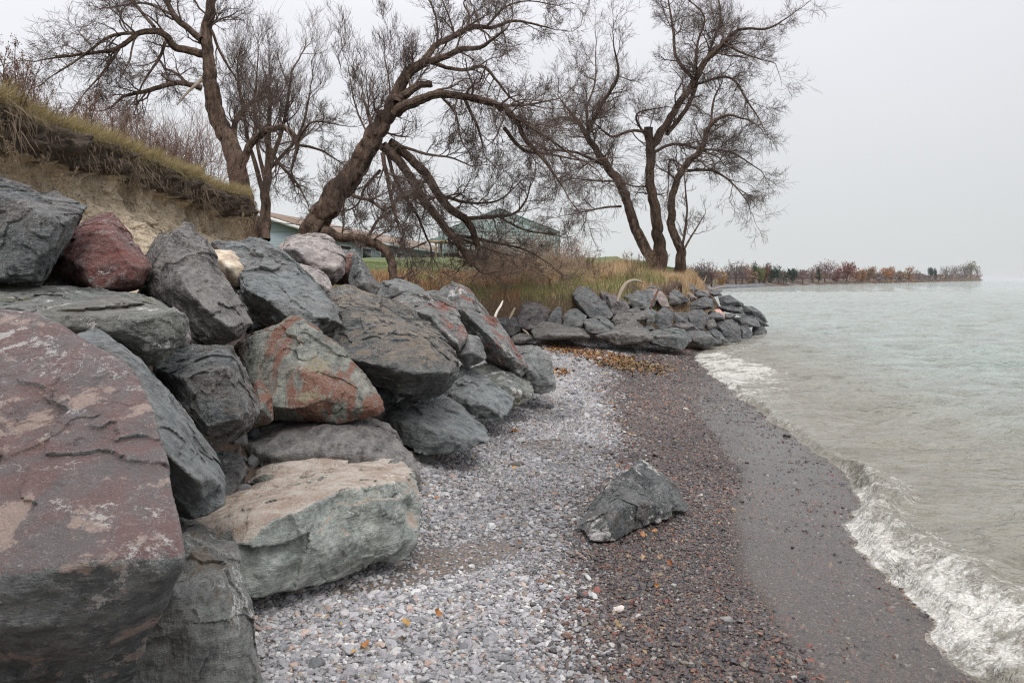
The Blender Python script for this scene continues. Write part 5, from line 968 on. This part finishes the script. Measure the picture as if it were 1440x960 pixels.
LP = np.array([(.32, .13, .035), (.24, .085, .03), (.38, .22, .06), (.14, .07, .035), (.42, .31, .12), (.30, .20, .12), (.07, .05, .03)]); lc = LP[r.choice(7, n, p=[.25, .17, .13, .16, .08, .13, .08])]; lc = np.where((kind_ == 1)[:, None], lc * .45 + np.array([.035, .028, .012]), lc); ls = r.uniform(.035, .065, n) * np.where(kind_ >= 3, .62, 1.15)
tag(pebble_field('leaf_litter', np.stack([lx, ly, gz(lx, ly) + .035], -1), np.stack([ls, ls, ls], -1), np.stack([r.normal(0, .35, n), r.normal(0, .35, n), r.uniform(0, 6.28, n)], -1), np.c_[lc, np.ones(n)], m, 'leaf'), 'drift of fallen orange and brown leaves washed up below the far boulders', 'leaves', kind='stuff')

# ------------------------------------------------------------------ buildings behind the trees
def boxmesh(name, x0, x1, y0, y1, z0, z1, mat, parent, base):
    V = np.array([(x, y, z) for z in (z0, z1) for y in (y0, y1) for x in (x0, x1)], float) - base
    return link(name, mesh(name, V, np.array([(0, 2, 3, 1), (4, 5, 7, 6), (0, 1, 5, 4), (2, 6, 7, 3), (0, 4, 6, 2), (1, 3, 7, 5)])), mat, parent, smooth=False)
def quadmesh(name, polys, mat, parent, base, th=.12):
    V = []; Fq = []
    for p in polys:
        p = np.array(p, float); nrm = unit(np.cross(p[1] - p[0], p[2] - p[0])) * th; i = len(V); V += list(p) + list(p - nrm); Fq += [(i, i + 1, i + 2, i + 3), (i + 7, i + 6, i + 5, i + 4)] + [(i + a, i + 4 + a, i + 4 + (a + 1) % 4, i + (a + 1) % 4) for a in range(4)]
    return link(name, mesh(name, np.array(V) - base, np.array(Fq)), mat, parent, smooth=False)
m, nt, b, o = newmat('pale_blue_boards'); s = SH(nt); wv_ = N(nt, 'ShaderNodeTexWave', wave_type='BANDS', bands_direction='Z'); nt.links.new(s.obj(), wv_.inputs['Vector']); wv_.inputs['Scale'].default_value = 2.2
nt.links.new(s.mix(s.noise(s.obj(), 1.5, 4), (.24, .30, .32), (.30, .36, .375)), b.inputs['Base Color']); nt.links.new(s.bump(wv_.outputs[1], .5, .03), b.inputs['Normal']); b.inputs['Roughness'].default_value = .8; BLUE = m
m, nt, b, o = newmat('brown_shingles'); s = SH(nt); br = N(nt, 'ShaderNodeTexBrick'); nt.links.new(s.obj(), br.inputs['Vector']); br.inputs['Scale'].default_value = 2.5; br.inputs['Color1'].default_value = (.20, .145, .11, 1); br.inputs['Color2'].default_value = (.25, .185, .145, 1); br.inputs['Mortar'].default_value = (.13, .10, .08, 1)
nt.links.new(s.mix(s.rng(s.noise(s.obj(), .8, 4), .4, .7, 0, .5), br.outputs[0], (.29, .22, .17)), b.inputs['Base Color']); b.inputs['Roughness'].default_value = .9; ROOF = m
TRIM = flat('white_trim', (.62, .62, .60), .6); GRN = flat('dark_green_paint', (.07, .12, .11), .6); POST = flat('tan_post', (.36, .27, .17), .7); DGL = flat('dark_window', (.03, .035, .04), .2); WSC = flat('pale_trim_blue', (.34, .40, .41), .6)
ax = np.array([.122, 1, 0]); ax /= np.linalg.norm(ax); sx = np.array([ax[1], -ax[0], 0])
Ap = W(352, 293, 48); Ev = W(458, 326, 48); hw = float((Ev - Ap) @ sx); base = np.array([Ap[0], Ap[1], 2.9]); root = empty('long_building', base); tag(root, 'long low pale blue building with a brown shingle roof behind the trees', 'building')
Lb = 44; zr = Ap[2]; ze = Ev[2]; g0 = 2.6; A0 = np.array([Ap[0], Ap[1], 0])
pt_ = lambda a, l, z: A0 + sx * a + ax * l + np.array([0, 0, z])
quadmesh('wall', [[pt_(-hw, 0, g0), pt_(hw, 0, g0), pt_(hw, 0, ze - .1), pt_(-hw, 0, ze - .1)], [pt_(hw - .01, .13, g0), pt_(hw - .01, Lb, g0), pt_(hw - .01, Lb, ze - .1), pt_(hw - .01, .13, ze - .1)]], BLUE, root, base)
V = np.array([pt_(-hw, -.005, ze - .1), pt_(hw, -.005, ze - .1), pt_(0, -.005, zr - .12), pt_(-hw, .12, ze - .1), pt_(hw, .12, ze - .1), pt_(0, .12, zr - .12)]) - base; link('gable', mesh('gable', V, [np.array([(0, 1, 2), (3, 5, 4)]), np.array([(0, 3, 4, 1), (1, 4, 5, 2), (2, 5, 3, 0)])]), BLUE, root, smooth=False)
ov = .5; sl = (zr - ze) / hw
quadmesh('roof', [[pt_(0, -ov, zr), pt_(hw + ov, -ov, ze - sl * ov), pt_(hw + ov, Lb, ze - sl * ov), pt_(0, Lb, zr)], [pt_(-hw - ov, -ov, ze - sl * ov), pt_(-.001, -ov, zr), pt_(-.001, Lb, zr), pt_(-hw - ov, Lb, ze - sl * ov)]], ROOF, root, base, .1)
quadmesh('fascia', [[pt_(0, -ov - .01, zr - .10), pt_(0, -ov - .01, zr - .30), pt_(hw + ov, -ov - .01, ze - sl * ov - .30), pt_(hw + ov, -ov - .01, ze - sl * ov - .10)]], TRIM, root, base, .04)
quadmesh('gutter', [[pt_(hw + ov + .02, -ov, ze - sl * ov - .02), pt_(hw + ov + .02, -ov, ze - sl * ov - .2), pt_(hw + ov + .02, Lb, ze - sl * ov - .2), pt_(hw + ov + .02, Lb, ze - sl * ov - .02)]], WSC, root, base, .04)
for k in range(9):
    l0 = 3 + k * 4.4; wd = quadmesh('window', [[pt_(hw + .03, l0, ze - 1.5), pt_(hw + .03, l0 + 2.2, ze - 1.5), pt_(hw + .03, l0 + 2.2, ze - .6), pt_(hw + .03, l0, ze - .6)]], TRIM, root, base, .05)
    quadmesh('pane', [[pt_(hw + .045, l0 + .12, ze - 1.4), pt_(hw + .045, l0 + 2.08, ze - 1.4), pt_(hw + .045, l0 + 2.08, ze - .7), pt_(hw + .045, l0 + .12, ze - .7)]], DGL, wd, base, .02)
# open shelter
Yh = 62; c0 = W(635, 367, Yh); gz0 = c0[2] - .1; base = np.array([c0[0], Yh, gz0]); root = empty('park_shelter', base); tag(root, 'small open shelter with green roof edge on pale posts behind the willow crown', 'shelter')
xl = W(606, 340, Yh)[0]; xr = W(668, 340, Yh)[0]; zt = W(606, 339, Yh)[2]; za = W(606, 329, Yh)[2]; xm = (xl + xr) / 2
quadmesh('roof', [[(xl, Yh - 2, zt), (xr, Yh - 2, zt), (xm + .5, Yh + .5, za), (xm - .5, Yh + .5, za)], [(xr, Yh - 2, zt), (xr, Yh + 3, zt), (xm + .5, Yh + .5, za), (xm + .5, Yh + .5, za)], [(xl, Yh + 3, zt), (xl, Yh - 2, zt), (xm - .5, Yh + .5, za), (xm - .5, Yh + .5, za)], [(xr, Yh + 3, zt), (xl, Yh + 3, zt), (xm - .5, Yh + .5, za), (xm + .5, Yh + .5, za)]], GRN, root, base, .08)
boxmesh('roof_edge', xl, xr, Yh - 2.03, Yh - 1.97, zt - .22, zt - .02, POST, root, base)
for xx in (W(616, 340, Yh)[0], W(650, 340, Yh)[0]):
    for yy in (Yh - 1.8, Yh + 2.6): boxmesh('post', xx - .07, xx + .07, yy - .07, yy + .07, gz0 - .6, zt - .03, POST, root, base)
boxmesh('low_wall', W(618, 350, Yh)[0] + .1, xr, Yh + 2.7, Yh + 2.8, gz0 - .5, gz0 + .75, GRN, root, base)
# translucent greenhouse-like hall
Yg = 68; gl_ = W(652, 370, Yg); base = np.array([gl_[0], Yg, gl_[2]]); root = empty('greenhouse', base); tag(root, 'tall pale green glazed greenhouse with thin metal frame behind the brush', 'greenhouse')
m = bpy.data.materials.new('green_glazing'); m.use_nodes = True; nt = m.node_tree; nt.nodes.clear(); o = N(nt, 'ShaderNodeOutputMaterial'); tr = N(nt, 'ShaderNodeBsdfTransparent'); tr.inputs[0].default_value = (.80, .88, .85, 1); gb = N(nt, 'ShaderNodeBsdfPrincipled'); gb.inputs['Base Color'].default_value = (.30, .36, .35, 1); gb.inputs['Roughness'].default_value = .15; mx_ = N(nt, 'ShaderNodeMixShader'); mx_.inputs[0].default_value = .42; nt.links.new(tr.outputs[0], mx_.inputs[1]); nt.links.new(gb.outputs[0], mx_.inputs[2]); nt.links.new(mx_.outputs[0], o.inputs[0]); GLZ = m
q0 = W(662, 322, Yg); q1 = W(702, 293, Yg); q2 = W(787, 326, Yg); q3 = W(787, 375, Yg); q4 = W(620, 330, Yg); dp = 6.0; Ybk = np.array([0, dp, 0]); zb_ = q3[2]
lf = np.array([q1[0] - (q2[0] - q1[0]), Yg, q2[2]]); lb = lf.copy(); lb[2] = zb_; rb = q2.copy(); rb[2] = zb_; q1 = np.array([q1[0], Yg, q1[2]])
quadmesh('glazing', [[lb, rb, q2, lf], [lf, q2, q1, q1], [q2, q2 + Ybk, q1 + Ybk, q1], [q1, q1 + Ybk, lf + Ybk, lf], [rb, rb + Ybk, q2 + Ybk, q2]], GLZ, root, base, .02)
T_ = Tubes()
def bar(a, b_, r_=.05): T_.add([np.array(a, float) - base, np.array(b_, float) - base], [r_, r_], 4)
for o_ in (np.zeros(3), Ybk): bar(lf + o_, q1 + o_); bar(q1 + o_, q2 + o_); bar(q2 + o_, rb + o_); bar(lf + o_, lb + o_); bar(lf + o_, q2 + o_)
for k in range(1, 9):
    f_ = k / 9; p_ = lf + (q2 - lf) * f_; zt_ = (q1[2] - q2[2]) * (1 - abs(f_ * 2 - 1)); bar(p_ - [0, 0, p_[2] - zb_], p_ + [0, 0, zt_], .035)
bar(q1, q1 + Ybk); bar(q2, q2 + Ybk); bar(lf, lf + Ybk); bar(lf + (q1 - lf) * .5, lf + (q1 - lf) * .5 + Ybk, .03); bar(q2 + (q1 - q2) * .5, q2 + (q1 - q2) * .5 + Ybk, .03); bar(lf + (rb - lf) * [0, 0, .5], q2 + [0, 0, (zb_ - q2[2]) * .5], .03)
V, Fc = T_.build(); link('frame', mesh('frame', V, Fc), flat('grey_frame', (.20, .23, .23), .5), root)
# overhead wire
T_ = Tubes(); a_, b_ = W(380, 312, 36), W(760, 292, 36); pts = [a_ + (b_ - a_) * q_ - [0, 0, .5 * 4 * q_ * (1 - q_)] for q_ in np.linspace(0, 1, 16)]; T_.add(pts, [.018] * 16, 5); V, Fc = T_.build()
tag(link('overhead_wire', mesh('overhead_wire', V - a_, Fc), flat('wire', (.06, .06, .06), .5), loc=a_), 'thin dark overhead wire sagging behind the leaning willow', 'wire')

# ------------------------------------------------------------------ far shore
def shoreY(u):
    k = (u - 720) / F; ys = np.geomspace(110, 1117, 600); return float(ys[np.argmin(np.abs(xs(ys) - k * ys) / ys)])
FOL = {}
def fol(c):
    if c not in FOL: FOL[c] = flat('far_foliage', c, .95)
    return FOL[c]
GB, MV, OR, RD, DG, YG, YO, OB = (.15, .12, .11), (.19, .12, .115), (.30, .145, .06), (.19, .075, .06), (.024, .048, .032), (.14, .15, .055), (.34, .20, .06), (.23, .145, .085)
FT = [(968,376,20,MV,'mauve bare'),(978,374,20,GB,'grey-brown bare'),(989,373,22,GB,'taller grey-brown bare'),(1001,376,20,MV,'dull mauve'),(1012,383,17,YO,'small bright golden'),(1022,377,24,GB,'brownish bare'),(1035,370,26,GB,'tallest grey bare'),(1044,378,16,MV,'low mauve'),(1053,377,21,OB,'orange-brown'),(1060,374,11,DG,'narrow dark green'),(1068,376,14,YG,'yellow-green'),(1076,377,13,RD,'dark red'),
      (1085,375,20,DG,'large round dark green'),(1102,382,12,DG,'small dark green'),(1114,378,16,DG,'rounded dark green'),(1095,380,18,GB,'pale grey-brown'),(1129,380,20,MV,'low mauve-brown'),(1143,381,14,MV,'small mauve'),(1151,379,9,DG,'slim dark conifer'),(1160,372,36,MV,'broad reddish-mauve domed'),(1176,378,14,RD,'small red-brown'),(1191,372,23,RD,'domed red-brown'),(1205,382,12,OR,'small orange'),(1212,380,13,OR,'orange'),(1223,377,18,OB,'rounded orange-brown'),
      (1235,382,14,GB,'low grey-brown'),(1245,378,16,OR,'tall bright orange'),(1254,377,10,OR,'narrow orange'),(1267,379,14,OB,'rusty'),(1278,378,11,OR,'thin orange'),(1292,381,14,GB,'faint grey'),(1308,377,8,DG,'lone dark green'),(1315,380,5,DG,'tiny dark conifer'),(1330,375,19,GB,'bare grey'),(1344,376,16,GB,'bare greyish'),(1356,373,16,GB,'leaning grey'),(1365,370,12,YG,'green-topped'),(1374,375,12,GB,'outermost grey')]
for i, (u, vt, wp, c, nm) in enumerate(FT):
    Ys = shoreY(u) * 1.02 + 6; p = W(u, 391, Ys); z0 = gz1(p[0], Ys); top = W(u, vt, Ys)[2]; H = (top - z0) * 1.3; wd = wp / F * Ys * .62
    base = np.array([p[0], Ys, z0]); root = empty('far_tree', base); tag(root, nm + ' tree on the distant shore' + (' just right of the triple willow' if u < 1000 else ' near the parked vehicles' if u < 1100 else ' near the wooded tip' if u > 1300 else ' across the bay'), 'tree', 'trees on the distant shore')
    r = np.random.default_rng(800 + i); con = nm.find('conifer') >= 0 or nm.find('narrow dark') >= 0; nc = 16 if wp > 15 else 9; cen = r.normal(0, 1, (nc, 3)); cen /= np.linalg.norm(cen, axis=1)[:, None]; cen *= r.uniform(.3, .78, (nc, 1)); cen = cen * [wd, wd, H * .42] + [0, 0, H * .50]
    if con: cen[:, :2] *= np.clip(1.25 - cen[:, 2:3] / H, .1, 1)
    n = 1500 if wp > 12 else 800; k = r.integers(0, nc, n); q_ = r.normal(0, 1, (n, 3)); q_ /= np.linalg.norm(q_, axis=1)[:, None]; pc = cen[k] + q_ * r.uniform(.5, 1.1, (n, 1)) * np.array([wd * .42, wd * .42, H * .20])
    sz = (.05 if c in (GB, MV) else .075) * max(wd, H * .5); a = r.normal(size=(n, 3)) * sz * .8; b_ = r.normal(size=(n, 3)) * sz * .8
    V = np.stack([pc, pc + a, pc + b_], 1).reshape(-1, 3); link('crown', mesh('crown', V, np.arange(3 * n).reshape(-1, 3)), fol(c), root, smooth=False)
    T_ = Tubes(); T_.add([(0, 0, -.5), (0, 0, H * .3), (wd * .05, 0, H * .7)], [H * .035, H * .025, H * .01], 6)
    for _ in range(8): a_ = r.uniform(0, 6.28); T_.add([(0, 0, H * r.uniform(.2, .45)), (math.cos(a_) * wd * .35, math.sin(a_) * wd * .35, H * .6), (math.cos(a_) * wd * .7, math.sin(a_) * wd * .7, H * r.uniform(.65, .95))], [H * .012, H * .008, H * .003], 4)
    V, Fc = T_.build(); link('trunk', mesh('trunk', V, Fc), BARK, root)
# undergrowth along the far shore
r = np.random.default_rng(950); n = 1500; us = np.concatenate([r.uniform(965, 1378, 1150), r.uniform(1220, 1376, 350)]); VV = []; CC = []
pal = np.array([OB, GB, MV, (.21, .155, .09), YG, RD, (.24, .18, .11)])
for k in range(n):
    u = us[k]; Ys = shoreY(u); q_ = r.random(); off_ = 3 + 18 * q_ * Ys / 300; y0 = Ys + off_; x0 = (u - 720) / F * y0; z0 = gz1(x0, y0); rad = r.uniform(1.2, 2.8) / F * Ys * (.8 + .5 * q_); m_ = 46; p_ = r.normal(0, 1, (m_, 3)); p_ /= np.linalg.norm(p_, axis=1)[:, None]; p_ = p_ * [rad * 1.5, rad, rad * .8] + [x0, y0, z0 + rad * .35]
    a = r.normal(size=(m_, 3)) * rad * .22; b_ = r.normal(size=(m_, 3)) * rad * .22; VV.append(np.stack([p_, p_ + a, p_ + b_], 1).reshape(-1, 3)); CC.append(np.tile(pal[r.choice(7, p=[.18, .2, .14, .2, .1, .06, .12])] * r.uniform(.8, 1.2), (3 * m_, 1)))
V = np.concatenate(VV); me = mesh('shore_scrub', V, np.arange(len(V)).reshape(-1, 3)); tint(me, np.concatenate(CC)); tag(link('shore_scrub', me, veg, smooth=False), 'low autumn scrub in tan, rust and mauve lining the distant shore', 'scrub', kind='stuff')
n = 15000; u = r.uniform(962, 1376, n); lift = np.clip((1320 - u) / 60, .42, 1); yy = np.array([shoreY(a) for a in np.linspace(962, 1376, 90)]); Ys = np.interp(u, np.linspace(962, 1376, 90), yy) * 1.06 + 12
vt = 391 - 12.5 * lift * (.55 + .45 * pn(P2(u * .09, u * 0), 955)) * r.random(n)**.8; p_ = np.array([W(a, b, c) for a, b, c in zip(u, vt, Ys)]); p_[:, 1] += r.normal(0, 3, n); sz = (Ys / F * 1.6)[:, None]; V = np.stack([p_, p_ + r.normal(size=(n, 3)) * sz, p_ + r.normal(size=(n, 3)) * sz], 1).reshape(-1, 3)
me = mesh('distant_wood', V, np.arange(3 * n).reshape(-1, 3)); cc = np.array([GB, MV, OB, (.15, .12, .11), (.17, .12, .09)])[(np.floor(u / 9 + 2 * pn(P2(u * .3, u * 0), 957)).astype(int) * 7 % 5)] * r.uniform(.75, 1.2, (n, 1)); tint(me, np.repeat(cc, 3, 0)); tag(link('distant_wood', me, veg, smooth=False), 'hazy band of leafless woodland behind the distant shore trees', 'woodland', kind='stuff')
# distant riprap strip
D, Fs = sphere(2); VV = []; FF = []; r = np.random.default_rng(960)
for k in range(520):
    u = r.uniform(985, 1072); Ys = shoreY(u) + r.uniform(-3, 9); x0 = (u - 720) / F * Ys; z0 = max(0, gz1(x0, Ys)); sz = r.uniform(.3, .8); q_ = D * (1 + .35 * pn(D * 1.4, k)[:, None]) * [sz, sz, sz * .7] + [x0, Ys, z0 + .1]; FF.append(Fs + len(VV) * len(D)); VV.append(q_)
tag(link('distant_riprap', mesh('distant_riprap', np.concatenate(VV), np.concatenate(FF)), flat('pale_riprap', (.14, .143, .15), .9), smooth=False), 'pale grey riprap strip along the distant waterline', 'rocks', kind='stuff')
# parked vehicles and a kiosk by the far trees
def car(u, colr, label, van=False):
    Ys = 430; x0 = (u - 720) / F * Ys; z0 = gz1(x0, Ys); base = np.array([x0, Ys, z0]); root = empty('parked_van' if van else 'parked_car', base); tag(root, label, 'van' if van else 'car', 'vehicles parked on the distant shore')
    mt = flat('vehicle_paint', colr, .4); L_ = 4.6; h1 = .95 if not van else 1.3
    bm = bmesh.new(); pr = [(-2.3, .3), (2.3, .3), (2.3, .85), (1.5, .98), (.8, 1.5), (-1.3, 1.5), (-2.0, 1.0), (-2.3, .9)] if not van else [(-2.5, .3), (2.5, .3), (2.5, 1.1), (1.9, 1.3), (1.5, 2.1), (-2.5, 2.15)]
    f1 = [bm.verts.new((a, -.85, b_)) for a, b_ in pr]; f2 = [bm.verts.new((a, .85, b_)) for a, b_ in pr]; bm.faces.new(f1); bm.faces.new(f2[::-1])
    for i in range(len(pr)): bm.faces.new((f1[i], f2[i], f2[(i + 1) % len(pr)], f1[(i + 1) % len(pr)]))
    me = bpy.data.meshes.new('body'); bmesh.ops.recalc_face_normals(bm, faces=bm.faces); bm.to_mesh(me); bm.free(); link('body', me, mt, root, smooth=False)
    boxmesh('side_window', -1.1, .75, -.87, -.86, 1.02 if not van else 1.3, 1.4 if not van else 1.9, DGL, root, np.zeros(3))
    for a in (-1.45, 1.45):
        T_ = Tubes(); T_.add([(a, -.9, .32), (a, .9, .32)], [.32, .32], 14); V, Fc = T_.build(); link('wheel', mesh('wheel', V, Fc), DGL, root)
car(990, (.75, .75, .75), 'white van parked at the left among the distant trees', True); car(1004, (.6, .62, .65), 'pale car parked beside the golden tree'); car(1039, (.8, .8, .8), 'white van parked in the middle under the tallest bare tree', True); car(1052, (.35, .36, .38), 'grey car parked under the orange-brown tree'); car(1080, (.78, .78, .78), 'white car parked left of the round dark green tree'); car(1089, (.8, .8, .78), 'white van parked right under the round dark green tree', True)

# ------------------------------------------------------------------ haze over the lake
def haze():
    m = bpy.data.materials.new('haze'); m.use_nodes = True; nt = m.node_tree; nt.nodes.clear(); o = N(nt, 'ShaderNodeOutputMaterial'); v = N(nt, 'ShaderNodeVolumePrincipled'); v.inputs['Color'].default_value = (.93, .95, .97, 1); v.inputs['Density'].default_value = .00013; v.inputs['Anisotropy'].default_value = .1
    nt.links.new(v.outputs[0], o.inputs['Volume'])
    x0, x1, y0, y1, z0, z1 = -9500, 26500, -500, 21000, -6.5, 32.
    V = np.array([(x, y, z) for z in (z0, z1) for y in (y0, y1) for x in (x0, x1)], float); me = mesh('haze', V, np.array([(0, 2, 3, 1), (4, 5, 7, 6), (0, 1, 5, 4), (2, 6, 7, 3), (0, 4, 6, 2), (1, 3, 7, 5)])); tag(link('haze', me, m, smooth=False), kind='stuff')
USE_HAZE = True
if USE_HAZE: haze()
